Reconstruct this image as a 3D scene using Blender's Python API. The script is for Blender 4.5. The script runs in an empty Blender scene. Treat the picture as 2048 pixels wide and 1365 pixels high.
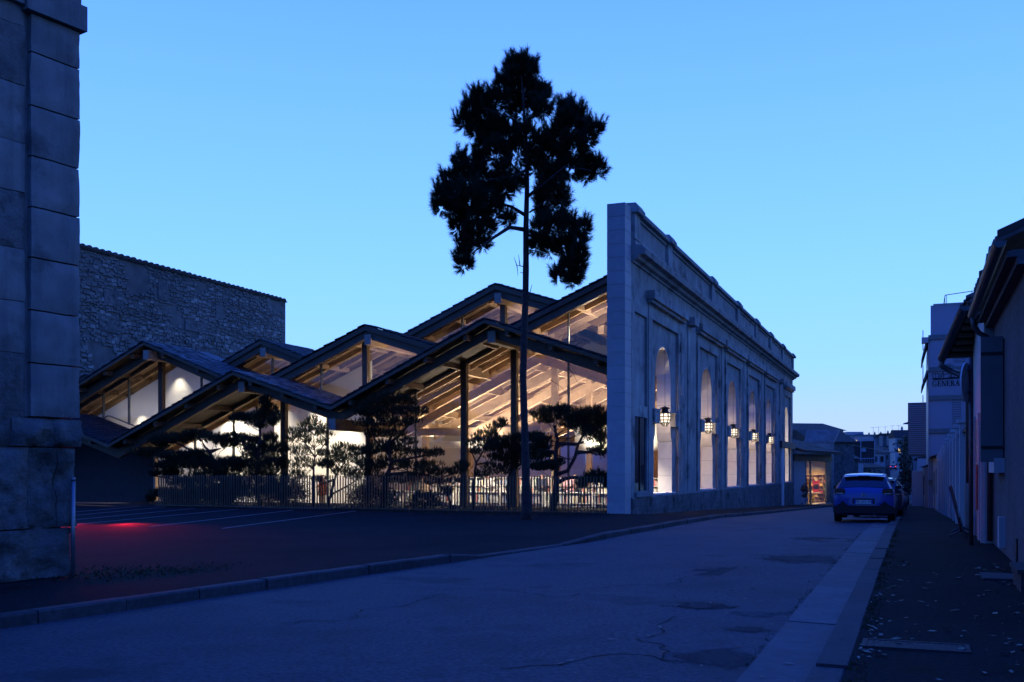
import bpy, bmesh, math, random
import numpy as np
from mathutils import Vector, Matrix, noise
random.seed(7); rng = np.random.default_rng(7)
SC = bpy.context.scene
COL = SC.collection
V3 = Vector
# ------------------------------------------------------------ camera, sky, exposure
cam_d = bpy.data.cameras.new("camera"); cam = bpy.data.objects.new("camera", cam_d); COL.objects.link(cam)
cam.location = (0, 0, 1.5); cam.rotation_euler = (math.radians(90), 0, 0)
cam_d.sensor_width = 36; cam_d.lens = 35; cam_d.shift_y = 257.5 / 2048
cam_d.clip_start = .1; cam_d.clip_end = 6000
SC.camera = cam
world = bpy.data.worlds.new("World"); SC.world = world; world.use_nodes = True
nt = world.node_tree; nt.nodes.clear()
wo = nt.nodes.new("ShaderNodeOutputWorld"); bg = nt.nodes.new("ShaderNodeBackground")
tc = nt.nodes.new("ShaderNodeTexCoord"); sep = nt.nodes.new("ShaderNodeSeparateXYZ")
FRONT = [(0.0, (.58, .70, 1.05)), (.045, (.52, .74, 1.22)), (.10, (.37, .78, 1.6)), (.18, (.30, .73, 1.75)), (.28, (.235, .63, 1.8)),
         (.42, (.165, .49, 1.75)), (.65, (.05, .22, 1.45)), (1.0, (.015, .11, 1.2))]          # towards the last light, down the street
BACK = [(0.0, (.10, .26, .80)), (.10, (.075, .27, 1.0)), (.28, (.05, .24, 1.25)), (.65, (.022, .15, 1.3)), (1.0, (.015, .11, 1.2))]   # the darker sky opposite
def sky_ramp(tab):
    ramp = nt.nodes.new("ShaderNodeValToRGB"); cr = ramp.color_ramp
    while len(cr.elements) < len(tab): cr.elements.new(.5)
    for el, (p, c) in zip(cr.elements, tab): el.position = p; el.color = (*c, 1)
    nt.links.new(sep.outputs["Z"], ramp.inputs[0]); return ramp.outputs[0]
nt.links.new(tc.outputs["Generated"], sep.inputs[0])
dot = nt.nodes.new("ShaderNodeVectorMath"); dot.operation = 'DOT_PRODUCT'; nt.links.new(tc.outputs["Generated"], dot.inputs[0]); dot.inputs[1].default_value = (.15, .989, 0)
mr = nt.nodes.new("ShaderNodeMapRange"); mr.interpolation_type = 'SMOOTHSTEP'; nt.links.new(dot.outputs["Value"], mr.inputs[0])
mr.inputs[1].default_value = -.75; mr.inputs[2].default_value = .8
smx = nt.nodes.new("ShaderNodeMix"); smx.data_type = 'RGBA'; nt.links.new(mr.outputs[0], smx.inputs[0])
nt.links.new(sky_ramp(BACK), smx.inputs[6]); nt.links.new(sky_ramp(FRONT), smx.inputs[7])
nt.links.new(smx.outputs[2], bg.inputs[0]); bg.inputs[1].default_value = 1.0
nt.links.new(bg.outputs[0], wo.inputs[0])
sun_d = bpy.data.lights.new("sun", 'SUN'); sun = bpy.data.objects.new("sun", sun_d); COL.objects.link(sun)
sun_d.energy = .02; sun_d.angle = math.radians(25); sun_d.color = (.6, .75, 1)      # the last of the dusk, soft and from the open street side
sun.rotation_euler = (math.radians(60), 0, math.radians(40))
SC.view_settings.view_transform = 'Standard'; SC.view_settings.look = 'None'
SC.view_settings.exposure = 0; SC.view_settings.gamma = 1; SC.view_settings.use_curve_mapping = False
SC.cycles.use_denoising = True; SC.cycles.max_bounces = 7; SC.cycles.transparent_max_bounces = 24
SC.cycles.sample_clamp_indirect = 4; SC.cycles.caustics_reflective = False; SC.cycles.caustics_refractive = False

# ------------------------------------------------------------ frames: along-street u, into-building v
U = V3((.3753, .9269, 0)); V = V3((-.9269, .3753, 0)); ZZ = V3((0, 0, 1)); FOC = 1991.1; EYE = 1.5
B0 = V3((3.746, 33, 0)); A0 = B0 + .62 * V
def L(w, e, z): return A0 + V * float(w) + U * float(e) + V3((0, 0, z))            # library: w to the left, e into depth
def F(s, o, z): return B0 + U * float(s) - V * float(o) + V3((0, 0, z))            # facade: s along the street, o towards it
def S(s, q, z): return V3((s * .3753 + q * .9269, s * .9269 - q * .3753, z))   # street frame
def P(px, py, Y): return V3(((px - 1024) / FOC * Y, Y, EYE - (py - 940) / FOC * Y))
def wz(px, py, e):                                                    # where the line of sight meets the plane at depth e
    t = (px - 1024) / FOC; p = A0 + e * U
    w = (p.x - t * p.y) / (.9269 + t * .3753)
    y = p.y + .3753 * w
    return w, EYE - (py - 940) / FOC * y
def interp(tab, x):
    if x <= tab[0][0]: return tab[0][1]
    for (a, fa), (b, fb) in zip(tab, tab[1:]):
        if x <= b: return fa + (fb - fa) * (x - a) / (b - a)
    return tab[-1][1]
GT = [(-60, 0), (22, 0), (28, -.05), (34, -.14), (45, -.45), (82, -1.4), (165, -3.55), (183, -3.55), (207, -2.55), (249, -1.5), (300, 1.45), (370, 2.8), (420, 2.6), (700, 6)]
def g(s): return interp(GT, s)
def fz(s): return interp([(0, 0), (32, -.01), (45, -.33), (82, -1.3), (165, -3.4), (400, -3.4)], s)   # pavement level along the facade

# ------------------------------------------------------------ materials
def _n(nt, t): return nt.nodes.new(t)
def mat(name, c1, c2=None, scale=3., rough=.8, bump=.0, bscale=None, rnd=0., spec=.3, metal=0., big=.0, bigscale=.25, dist=.02, c3=None, c3scale=1., c3lo=.55, coat=0., streak=0.):
    m = bpy.data.materials.new(name); m.use_nodes = True; nt = m.node_tree; b = nt.nodes["Principled BSDF"]
    b.inputs["Roughness"].default_value = rough; b.inputs["Metallic"].default_value = metal
    b.inputs["Specular IOR Level"].default_value = spec; b.inputs["Coat Weight"].default_value = coat
    c2 = c2 or tuple(x * .75 for x in c1)
    geo = _n(nt, "ShaderNodeNewGeometry"); pos = geo.outputs["Position"]
    def noi(sc, det=5., r=.6):
        n = _n(nt, "ShaderNodeTexNoise"); n.inputs["Scale"].default_value = sc; n.inputs["Detail"].default_value = det; n.inputs["Roughness"].default_value = r
        nt.links.new(pos, n.inputs["Vector"]); return n.outputs["Fac"]
    def mix(f, a, bb, mode='MIX'):
        x = _n(nt, "ShaderNodeMix"); x.data_type = 'RGBA'; x.blend_type = mode
        for s, v in ((0, f), (6, a), (7, bb)):
            if isinstance(v, (int, float)): x.inputs[s].default_value = v
            elif isinstance(v, tuple): x.inputs[s].default_value = (*v, 1)
            else: nt.links.new(v, x.inputs[s])
        return x.outputs[2]
    def rmp(v, lo, hi, a=0., b2=1.):
        r = _n(nt, "ShaderNodeMapRange"); r.inputs[1].default_value = lo; r.inputs[2].default_value = hi; r.inputs[3].default_value = a; r.inputs[4].default_value = b2
        nt.links.new(v, r.inputs[0]); return r.outputs[0]
    col = mix(rmp(noi(scale), .3, .7), c1, c2)
    if c3: col = mix(rmp(noi(c3scale, 7., .65), c3lo, c3lo + .12), col, c3)
    if streak:          # rain streaks and soot running down the face
        mp = _n(nt, 'ShaderNodeMapping'); mp.inputs['Scale'].default_value = (2.6, 2.6, .22); nt.links.new(pos, mp.inputs[0])
        n = _n(nt, 'ShaderNodeTexNoise'); n.inputs['Scale'].default_value = 1.6; n.inputs['Detail'].default_value = 7; n.inputs['Roughness'].default_value = .7; nt.links.new(mp.outputs[0], n.inputs['Vector'])
        col = mix(rmp(n.outputs['Fac'], .48, .68, 0, streak), col, tuple(x * .32 for x in c1))
    if big or rnd:
        v = None
        if big: v = rmp(noi(bigscale, 4.), .3, .7, 1 - big, 1 + big)
        if rnd:
            oi = _n(nt, "ShaderNodeObjectInfo"); r2 = rmp(oi.outputs["Random"], 0, 1, 1 - rnd, 1 + rnd)
            if v is None: v = r2
            else:
                mm = _n(nt, "ShaderNodeMath"); mm.operation = 'MULTIPLY'; nt.links.new(v, mm.inputs[0]); nt.links.new(r2, mm.inputs[1]); v = mm.outputs[0]
        h = _n(nt, "ShaderNodeHueSaturation"); nt.links.new(v, h.inputs["Value"]); nt.links.new(col, h.inputs["Color"]); col = h.outputs[0]
    nt.links.new(col, b.inputs["Base Color"])
    if bump:
        bp = _n(nt, "ShaderNodeBump"); bp.inputs["Strength"].default_value = bump; bp.inputs["Distance"].default_value = dist
        nt.links.new(noi(bscale or scale * 4, 8., .65), bp.inputs["Height"]); nt.links.new(bp.outputs[0], b.inputs["Normal"])
    return m
def emit(name, c, s):
    m = bpy.data.materials.new(name); m.use_nodes = True; nt = m.node_tree; nt.nodes.clear()
    o = _n(nt, "ShaderNodeOutputMaterial"); e = _n(nt, "ShaderNodeEmission"); e.inputs[0].default_value = (*c, 1); e.inputs[1].default_value = s
    nt.links.new(e.outputs[0], o.inputs[0]); return m
def glass(name, tint=(.96, .97, .98), ior=1.45, rough=0.):
    m = bpy.data.materials.new(name); m.use_nodes = True; nt = m.node_tree; nt.nodes.clear()
    o = _n(nt, "ShaderNodeOutputMaterial"); t = _n(nt, "ShaderNodeBsdfTransparent"); t.inputs[0].default_value = (*tint, 1)
    gl = _n(nt, "ShaderNodeBsdfGlossy"); gl.inputs["Roughness"].default_value = rough
    fr = _n(nt, "ShaderNodeFresnel"); gg = _n(nt, 'ShaderNodeNewGeometry'); mv = _n(nt, 'ShaderNodeMapRange'); mv.inputs[3].default_value = ior; mv.inputs[4].default_value = 1 / ior; nt.links.new(gg.outputs['Backfacing'], mv.inputs[0]); nt.links.new(mv.outputs[0], fr.inputs[0]); mx = _n(nt, "ShaderNodeMixShader")
    nt.links.new(fr.outputs[0], mx.inputs[0]); nt.links.new(t.outputs[0], mx.inputs[1]); nt.links.new(gl.outputs[0], mx.inputs[2]); nt.links.new(mx.outputs[0], o.inputs[0])
    return m
M = {}
M['asphalt'] = mat("asphalt", (.088, .094, .105), (.024, .027, .032), 22, .77, .8, 60, big=.38, bigscale=.5, spec=.36, c3=(.02, .022, .025), c3scale=.5, c3lo=.53)
M['forecourt'] = mat("forecourt_asphalt", (.022, .0245, .0245), (.009, .0105, .0105), 26, .95, .6, 70, spec=.08, big=.25, bigscale=.4, c3=(.007, .01, .004), c3scale=.7, c3lo=.62)
M['footpath'] = mat("mossy_footpath", (.019, .022, .021), (.006, .0075, .007), 24, .95, .6, 60, spec=.1, big=.3, bigscale=.6, c3=(.006, .014, .002), c3scale=.9, c3lo=.57)
M['kerb'] = mat("kerb_stone", (.06, .062, .062), (.032, .034, .035), 14, .8, .35, 70, rnd=.22, big=.2, bigscale=1.2)
M['gutter'] = mat("gutter_concrete", (.11, .115, .115), (.07, .075, .077), 9, .75, .3, 80, rnd=.12, big=.2, bigscale=1.5)
M['earth'] = mat("dark_earth", (.02, .017, .012), (.011, .01, .008), 8, .95, .6, 30)
M['terrain'] = mat("rough_ground", (.05, .05, .045), (.03, .032, .028), .5, .95)
M['line'] = mat("road_paint", (.24, .24, .235), (.13, .13, .13), 12, .7)
M['old'] = mat("old_limestone", (.35, .34, .305), (.225, .22, .2), 1.6, .88, .4, 26, big=.22, bigscale=.5, rnd=.1, c3=(.10, .095, .09), c3scale=.8, c3lo=.55, streak=.5)
M['oldrough'] = mat("weathered_limestone", (.2, .195, .175), (.10, .097, .088), 4, .9, .9, 18, big=.25, bigscale=.8, rnd=.12, dist=.05, c3=(.05, .048, .042), c3scale=1.6, c3lo=.53, streak=.4)
M['quoin'] = mat("pilaster_limestone", (.22, .215, .195), (.155, .15, .135), 3, .88, .45, 34, big=.2, bigscale=.9, rnd=.13, c3=(.10, .095, .085), c3scale=1.3, c3lo=.56, streak=.45)
M['newstone'] = mat("new_pale_stone", (.44, .40, .37), (.38, .35, .325), 5, .8, .12, 60, rnd=.06)
M['reveal'] = mat("pale_reveal_stone", (.74, .70, .64), (.66, .63, .58), 4, .8, .1, 50, rnd=.05)
M['rubble'] = mat("rubble_stone", (.29, .27, .23), (.17, .16, .14), 2.4, .9, .5, 22, rnd=.36, big=.25, bigscale=.3)
M['mortar'] = mat("rubble_mortar", (.17, .16, .14), (.09, .085, .075), 1.2, .95, .7, 12, big=.3, bigscale=.25)
M['tile'] = mat("grey_roof_tile", (.13, .133, .13), (.05, .052, .05), 5, .8, .3, 40, rnd=.8, spec=.25)
M['canal'] = mat("clay_canal_tile", (.10, .075, .06), (.05, .04, .034), 4, .85, .3, 30, rnd=.35)
M['timber'] = mat("stained_timber", (.15, .095, .056), (.10, .062, .036), 6, .62, .15, 40, big=.15, bigscale=1.5, rnd=.08)
M['timberin'] = mat("cedar_timber", (.55, .39, .26), (.42, .29, .185), 5, .6, .1, 40, big=.16, bigscale=1.1, rnd=.1)
M['soffit'] = mat("ceiling_board", (.25, .165, .105), (.18, .12, .075), 5, .65, .1, 30, big=.14, bigscale=1.1)
M['darksoffit'] = mat("eaves_board", (.055, .038, .027), (.04, .028, .02), 5, .7, .1, 30)  # darker copy of the ceiling board: the overhang's shade put into its colour
M['white'] = mat("white_plaster", (.80, .77, .71), (.76, .73, .67), 1.5, .8)
M['floorin'] = mat("library_floor", (.5, .44, .36), (.42, .36, .29), 2, .5)
M['darkclad'] = mat("dark_wall_cladding", (.05, .05, .052), (.036, .036, .038), 2, .6, .1)
M['frame'] = mat("grey_metal_frame", (.13, .15, .15), (.1, .12, .12), 3, .45, metal=.4, spec=.5)
M['picket'] = mat("fence_metal", (.17, .125, .075), (.12, .09, .052), 4, .55, spec=.4)
M['black'] = mat("black_iron", (.01, .01, .011), (.014, .014, .014), 6, .5)
M['glass'] = glass("clear_glass", ior=1.55); M['shopglass'] = glass("shop_glass", ior=1.3)
M['darkglass'] = mat("dark_pane", (.008, .009, .011), (.006, .007, .008), 2, .06, spec=.6)
M['bark'] = mat("pine_bark", (.075, .055, .045), (.03, .023, .02), 9, .92, 1., 26, dist=.05)
M['needle'] = mat("pine_needles", (.022, .036, .02), (.012, .022, .012), 2.2, .6, spec=.15)
M['needle2'] = mat("garden_pine_needles", (.036, .05, .024), (.02, .03, .015), 2.2, .6, spec=.15)
M['leaf'] = mat("shrub_leaves", (.03, .042, .02), (.018, .026, .013), 3, .6)
M['render'] = mat("roughcast_render", (.20, .20, .205), (.12, .12, .125), 11, .95, 1., 30, dist=.09, big=.15, bigscale=.8)
M['wwall'] = mat("white_painted_render", (.42, .41, .40), (.36, .35, .345), 1.2, .85, .15, 20, big=.12, bigscale=.6)
M['greywall'] = mat("grey_render", (.23, .23, .23), (.16, .16, .16), .8, .9, .2, 10, big=.2, bigscale=.3, rnd=.2)
M['brownwall'] = mat("brown_cladding", (.06, .045, .045), (.045, .035, .035), .6, .9)
M['metal'] = mat("pale_metal_panel", (.23, .28, .33), (.21, .255, .30), .6, .5, spec=.4)
M['zinc'] = mat("zinc_gutter", (.09, .095, .1), (.06, .064, .07), 5, .5, metal=.5)
M['corr'] = mat("corrugated_sheet", (.2, .2, .21), (.1, .1, .105), 1.3, .7)
M['shutter'] = mat("grey_shutter", (.13, .14, .14), (.1, .11, .11), 2, .6)
M['steel'] = mat("galvanised_steel", (.25, .26, .27), (.18, .19, .2), 5, .4, metal=.7)
M['cover'] = mat('cast_cover', (.022, .022, .024), (.014, .014, .015), 20, .7, .3, 60)
M['hill'] = mat("wooded_hill", (.02, .025, .022), (.013, .016, .014), .08, 1.)
def solid(name, c, rough=.6, **k): return mat(name, c, tuple(x * .88 for x in c), 4, rough, **k)

# ------------------------------------------------------------ mesh building
WL = {}
class MB:
    def __init__(s): s.v = []; s.f = []
    def add(s, vs, fs):
        o = len(s.v); s.v += [V3(p) for p in vs]; s.f += [tuple(i + o for i in f) for f in fs]; return s
    def box(s, p, a, b, c):
        """corner p and three edge vectors"""
        p, a, b, c = map(V3, (p, a, b, c))
        q = [p, p + a, p + a + b, p + b, p + c, p + a + c, p + a + b + c, p + b + c]
        fl = a.cross(b).dot(c) < 0
        fs = [(0, 3, 2, 1), (4, 5, 6, 7), (0, 1, 5, 4), (1, 2, 6, 5), (2, 3, 7, 6), (3, 0, 4, 7)]
        if fl: fs = [f[::-1] for f in fs]
        return s.add(q, fs)
    def cbox(s, c, x, y, z, ax=(1, 0, 0), ay=(0, 1, 0), az=(0, 0, 1)):
        ax, ay, az = V3(ax) * x, V3(ay) * y, V3(az) * z
        return s.box(V3(c) - (ax + ay + az) / 2, ax, ay, az)
    def bar(s, p, q, w, h, up=(0, 0, 1)):
        p, q = V3(p), V3(q); d = (q - p); n = d.normalized(); si = n.cross(V3(up))
        if si.length < 1e-4: si = n.cross(V3((1, 0, 0)))
        si.normalize(); u2 = si.cross(n)
        return s.box(p - si * w / 2 - u2 * h / 2, d, si * w, u2 * h)
    def prism(s, poly, ext):
        poly = [V3(p) for p in poly]; ext = V3(ext); n = len(poly)
        nrm = V3((0, 0, 0))
        for i in range(n): nrm += poly[i].cross(poly[(i + 1) % n])
        if nrm.dot(ext) > 0: poly = poly[::-1]
        vs = poly + [p + ext for p in poly]
        fs = [tuple(range(n)), tuple(range(2 * n - 1, n - 1, -1))] + [(i, i + n, (i + 1) % n + n, (i + 1) % n) for i in range(n)]
        return s.add(vs, fs)
    def tube(s, pts, rad, n=6, cap=True):
        pts = [V3(p) for p in pts]; k = len(pts); o = len(s.v)
        if not hasattr(rad, '__len__'): rad = [rad] * k
        ref = V3((.31, .17, .93))
        for i, p in enumerate(pts):
            d = (pts[min(i + 1, k - 1)] - pts[max(i - 1, 0)]).normalized()
            a = d.cross(ref)
            if a.length < .1: a = d.cross(V3((1, 0, 0)))
            a.normalize(); b = d.cross(a)
            for j in range(n):
                t = 2 * math.pi * j / n; s.v.append(p + (a * math.cos(t) + b * math.sin(t)) * rad[i])
        for i in range(k - 1):
            for j in range(n):
                s.f.append((o + i * n + j, o + i * n + (j + 1) % n, o + (i + 1) * n + (j + 1) % n, o + (i + 1) * n + j))
        if cap: s.f += [tuple(o + j for j in range(n))[::-1], tuple(o + (k - 1) * n + j for j in range(n))]
        return s
    def lathe(s, c, prof, n=12, axis=None):
        c = V3(c); o = len(s.v); k = len(prof)
        for r, z in prof:
            for j in range(n):
                t = 2 * math.pi * j / n; s.v.append(c + V3((r * math.cos(t), r * math.sin(t), z)))
        for i in range(k - 1):
            for j in range(n): s.f.append((o + i * n + j, o + i * n + (j + 1) % n, o + (i + 1) * n + (j + 1) % n, o + (i + 1) * n + j))
        s.f += [tuple(o + j for j in range(n))[::-1], tuple(o + (k - 1) * n + j for j in range(n))]
        return s
    def mesh(s, name, m, c=None, smooth=False):
        me = bpy.data.meshes.new(name); c = V3(c) if c is not None else V3((0, 0, 0))
        me.from_pydata([tuple(p - c) for p in s.v], [], s.f); me.update()
        if m: me.materials.append(m)
        if smooth: me.polygons.foreach_set("use_smooth", [True] * len(me.polygons))
        return me
    def build(s, name, m, parent=None, smooth=False, kind=None):
        a = np.array([tuple(p) for p in s.v]); c = V3((a.min(0) + a.max(0)) / 2)
        if parent is None: c.z = a[:, 2].min()
        o = bpy.data.objects.new(name, s.mesh(name, m, c, smooth)); COL.objects.link(o)
        setp(o, parent, c)
        if kind: o["kind"] = kind
        return o
def setp(o, parent, wloc):
    WL[o.name] = V3(wloc)
    if parent is not None:
        o.parent = parent; o.location = V3(wloc) - WL[parent.name]
    else: o.location = wloc
def thing(name, label, cat, loc, group=None):
    o = bpy.data.objects.new(name, None); COL.objects.link(o); o.empty_display_size = .2
    o.location = loc; WL[o.name] = V3(loc); return tag(o, label, cat, group)
def tag(o, label, cat, group=None):
    o["label"] = label; o["category"] = cat
    if group: o["group"] = group
    return o
def inst(name, me, parent, wloc, rot=None):
    o = bpy.data.objects.new(name, me); COL.objects.link(o); setp(o, parent, wloc)
    if rot is not None: o.rotation_euler = rot
    return o
def copy_tree(o, parent=None):
    c = o.copy(); COL.objects.link(c)
    if parent: c.parent = parent
    for ch in [x for x in o.children]: copy_tree(ch, c)
    return c
def rotm(x, y, z):
    return Matrix((x, y, z)).transposed().to_euler()
def light(kind, name, loc, power, color, size=.1, target=None, spot=60, blend=.6, sy=None):
    d = bpy.data.lights.new(name, kind); d.energy = power; d.color = color
    if kind == 'AREA':
        d.size = size
        if sy: d.shape = 'RECTANGLE'; d.size_y = sy
    elif kind in ('POINT', 'SPOT'): d.shadow_soft_size = size
    if kind == 'SPOT': d.spot_size = math.radians(spot); d.spot_blend = blend
    o = bpy.data.objects.new(name, d); COL.objects.link(o); o.location = loc
    if target is not None: o.rotation_euler = (V3(target) - V3(loc)).to_track_quat('-Z', 'Y').to_euler()
    return o
def fan(name, mtl, tri_v, parent=None, kind=None):
    """a mesh of loose triangles from an (n,3,3) array"""
    n = len(tri_v); c = V3((0, 0, 0)); flat = tri_v.reshape(-1, 3)
    cc = (flat.min(0) + flat.max(0)) / 2; flat = flat - cc
    me = bpy.data.meshes.new(name); me.vertices.add(n * 3); me.loops.add(n * 3); me.polygons.add(n)
    me.vertices.foreach_set("co", flat.astype(np.float32).ravel()); me.loops.foreach_set("vertex_index", np.arange(n * 3, dtype=np.int32))
    me.polygons.foreach_set("loop_start", np.arange(0, n * 3, 3, dtype=np.int32)); me.polygons.foreach_set("loop_total", np.full(n, 3, dtype=np.int32))
    me.update(); me.validate(); me.materials.append(mtl)
    o = bpy.data.objects.new(name, me); COL.objects.link(o); setp(o, parent, V3(cc))
    if kind: o["kind"] = kind
    return o
# ------------------------------------------------------------ ground, road, pavements
def sheet(name, m, ss, qa, qb, za, zb, kind="structure", nq=1):
    """strip along the street between q=qa(s) and q=qb(s)"""
    mb = MB(); n = nq + 1
    for s in ss:
        a, b = qa(s), qb(s); z0, z1 = za(s), zb(s)
        for k in range(n):
            t = k / nq; mb.v.append(S(s, a + (b - a) * t, z0 + (z1 - z0) * t))
    for i in range(len(ss) - 1):
        for k in range(nq): mb.f.append((i * n + k, i * n + k + 1, (i + 1) * n + k + 1, (i + 1) * n + k))
    return mb.build(name, m, kind=kind)
SS = list(range(-14, 30)) + [30 + 2 * i for i in range(100)] + [235, 250, 265, 280, 300, 320, 345, 370, 420, 500]
KQ = [(-14, -12.5), (0, -9.05), (6.87, -7.97), (12, -7.31), (15.1, -6.88), (17.1, -6.6), (19.7, -6.25), (25, -6.12), (600, -6.12)]
def kq(s): return interp(KQ, s)
def kh(s): return interp([(0, .13), (14.6, .13), (15.6, .035), (18.6, .035), (20.2, .12), (40, .12)], s)
base = sheet("ground", M['terrain'], [-700, -60] + [x for x in SS if x >= -14][::4] + [700, 2500], lambda s: -900, lambda s: 900, lambda s: g(s) - .6, lambda s: g(s) - .6)
road = sheet("road", M['asphalt'], [-60] + SS, lambda s: kq(s) - .05, lambda s: -1.12, g, lambda s: g(s) + .01, nq=3)
def wallq(s): return -8.93 if s > 32 else -75
fore = MB()
cols = []
S1 = list(range(-60, -14, 8)) + list(range(-14, 33))
for s in S1:
    k0 = kq(max(s, -14)) - .16; cols.append([S(s, k0, kh(s) - .005 + g(s)), S(s, k0 - 2.2, .04), S(s, -30, -.01), S(s, -90, -.01)])
for c in cols: fore.v += c
for i in range(len(cols) - 1):
    for k in range(3): fore.f.append((i * 4 + k, (i + 1) * 4 + k, (i + 1) * 4 + k + 1, i * 4 + k + 1))
fore.build("forecourt", M['forecourt'], kind="structure")
sheet("pavement", M['forecourt'], [32 + i for i in range(60)] + [92 + 4 * i for i in range(36)], lambda s: -8.8 if s < 81 else -14, lambda s: kq(s) - .16, fz, lambda s: g(s) + kh(s) - .005, nq=2)
sheet("footpath", M['footpath'], [-60, -14] + [x for x in SS if x > -14], lambda s: -.45, lambda s: 1.6, lambda s: g(s) + .085, lambda s: g(s) + .1, nq=2)
# darker worn patches of the road surface along its right side
def gpt(px, py, z=.0):
    Y = (EYE - z) * FOC / (py - 940); return V3(((px - 1024) / FOC * Y, Y, z))
M['patch'] = mat("worn_asphalt_patch", (.036, .039, .044), (.018, .02, .024), 24, .82, .7, 70, big=.35, bigscale=1.5)
M['patch2'] = mat("pale_asphalt_repair", (.075, .08, .085), (.05, .053, .058), 40, .85, .5, 90, big=.2)
def worn_edge(m):
    """the worn layer breaks up raggedly towards its rim"""
    nt = m.node_tree; b = nt.nodes["Principled BSDF"]; out = nt.nodes["Material Output"]
    tcn = _n(nt, "ShaderNodeTexCoord"); sb = _n(nt, "ShaderNodeVectorMath"); sb.operation = 'SUBTRACT'; sb.inputs[1].default_value = (.5, .5, .5); nt.links.new(tcn.outputs["Generated"], sb.inputs[0])
    sx = _n(nt, "ShaderNodeVectorMath"); sx.operation = 'MULTIPLY'; sx.inputs[1].default_value = (2, 2, 0); nt.links.new(sb.outputs[0], sx.inputs[0])
    ln = _n(nt, "ShaderNodeVectorMath"); ln.operation = 'LENGTH'; nt.links.new(sx.outputs[0], ln.inputs[0])
    gm = _n(nt, "ShaderNodeNewGeometry"); nz = _n(nt, "ShaderNodeTexNoise"); nz.inputs["Scale"].default_value = 3.2; nz.inputs["Detail"].default_value = 9; nz.inputs["Roughness"].default_value = .72; nt.links.new(gm.outputs["Position"], nz.inputs["Vector"])
    ad = _n(nt, "ShaderNodeMath"); ad.operation = 'MULTIPLY_ADD'; ad.inputs[1].default_value = 2.4; nt.links.new(nz.outputs["Fac"], ad.inputs[0]); nt.links.new(ln.outputs["Value"], ad.inputs[2])
    mr2 = _n(nt, "ShaderNodeMapRange"); mr2.inputs[1].default_value = 1.55; mr2.inputs[2].default_value = 1.95; mr2.inputs[3].default_value = .9; mr2.inputs[4].default_value = 0; nt.links.new(ad.outputs[0], mr2.inputs[0])
    nt.links.new(mr2.outputs[0], b.inputs["Alpha"])
worn_edge(M['patch']); worn_edge(M['patch2'])
def blob(cx, cy, rx, ry, seed, m, zz=.006):
    n = 40; pts = []
    for k in range(n):
        a = 2 * math.pi * k / n; r = 1.35 + .3 * noise.noise(V3((math.cos(a) * 1.3, math.sin(a) * 1.3, seed)))
        p = gpt(cx + rx * r * math.cos(a), cy + ry * r * math.sin(a)); s_ = p.x * .3753 + p.y * .9269; pts.append(V3((p.x, p.y, g(s_) + .004 + zz)))
    MB().prism([p - ZZ * .006 for p in pts], (0, 0, .006)).build("road_patch", m, kind="structure")
for k, a in enumerate(((965, 1306, 46, 11, 'patch'), (1200, 1268, 120, 20, 'patch'), (1330, 1285, 90, 24, 'patch'), (1500, 1150, 110, 14, 'patch'), (1540, 1185, 30, 8, 'patch'), (1600, 1120, 90, 9, 'patch'), (1640, 1080, 60, 5, 'patch'), (1440, 1320, 80, 22, 'patch'), (1525, 1232, 60, 8, 'patch2'), (1505, 1262, 50, 7, 'patch'), (1400, 1215, 60, 8, 'patch'))): blob(*a[:4], k * 3.7, M[a[4]], .0012 * k)
# hairline cracks in the road
M['crack'] = mat("crack_tar", (.008, .008, .009), (.006, .006, .007), 10, .9)
for k, (px, py, ang, n_) in enumerate(((0, 1335, 2.4, 34), (560, 1250, .9, 46), (1180, 1180, .5, 50), (820, 1180, .3, 40), (1350, 1330, 1.3, 40), (1000, 1340, .15, 36))):
    p = gpt(px, py); a = ang; mb = MB(); pts = [p]
    for i in range(n_): a += random.gauss(0, .42) - (a - ang) * .25; pts.append(pts[-1] + V3((math.cos(a), math.sin(a), 0)) * .07)
    for q_, r_ in zip(pts, pts[1:]):
        w_ = random.uniform(.004, .011); nn = V3((-(r_ - q_).y, (r_ - q_).x, 0)).normalized() * w_
        f_ = lambda v_: V3((v_.x, v_.y, g(v_.x * .3753 + v_.y * .9269) + .012))
        mb.add([f_(q_ - nn), f_(r_ - nn), f_(r_ + nn), f_(q_ + nn)], [(0, 1, 2, 3)])
    mb.build("road_crack", M['crack'], kind="structure")
# kerb stones, one by one while they can be told apart
kerb = thing("kerb", "long row of grey kerb stones along the left side of the road", "kerb", S(10, kq(10), 0)); kerb["kind"] = "structure"; del kerb["category"]
def kerbstone(parent, s0, s1, qf, w, hf, name="kerb_stone", m=M['kerb'], drop=.25):
    a, b = S(s0, qf(s0), g(s0) - drop), S(s1, qf(s1), g(s1) - drop)
    d = (b - a); d.z = 0; nrm = V3((-d.y, d.x, 0)).normalized() * w
    r = .02
    za, zb = g(s0) + hf(s0), g(s1) + hf(s1); mb = MB()
    def ring(p, z): return [V3((p.x, p.y, p.z)), V3((p.x, p.y, z - r)), V3((p.x, p.y, z)) + nrm.normalized() * r, V3((p.x, p.y, z)) + nrm, V3((p.x, p.y, p.z)) + nrm]
    q = ring(a, za) + ring(b, zb); mb.v = q
    mb.f = [(i, i + 5, (i + 1) % 5 + 5, (i + 1) % 5) for i in range(5)] + [(4, 3, 2, 1, 0)[::-1], (5, 6, 7, 8, 9)[::-1]]
    return mb.build(name, m, parent)
s = -2.0
while s < 62:
    l = random.uniform(.95, 1.1) if s < 40 else 2.0
    j = random.uniform(-.012, .012)
    kerbstone(kerb, s + .008, s + l - .008, lambda x, j=j: kq(x) + j, .17, lambda x, j=j: kh(x) + j * .5); s += l
mb = MB()
ss = [62 + 6 * i for i in range(40)]
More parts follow.
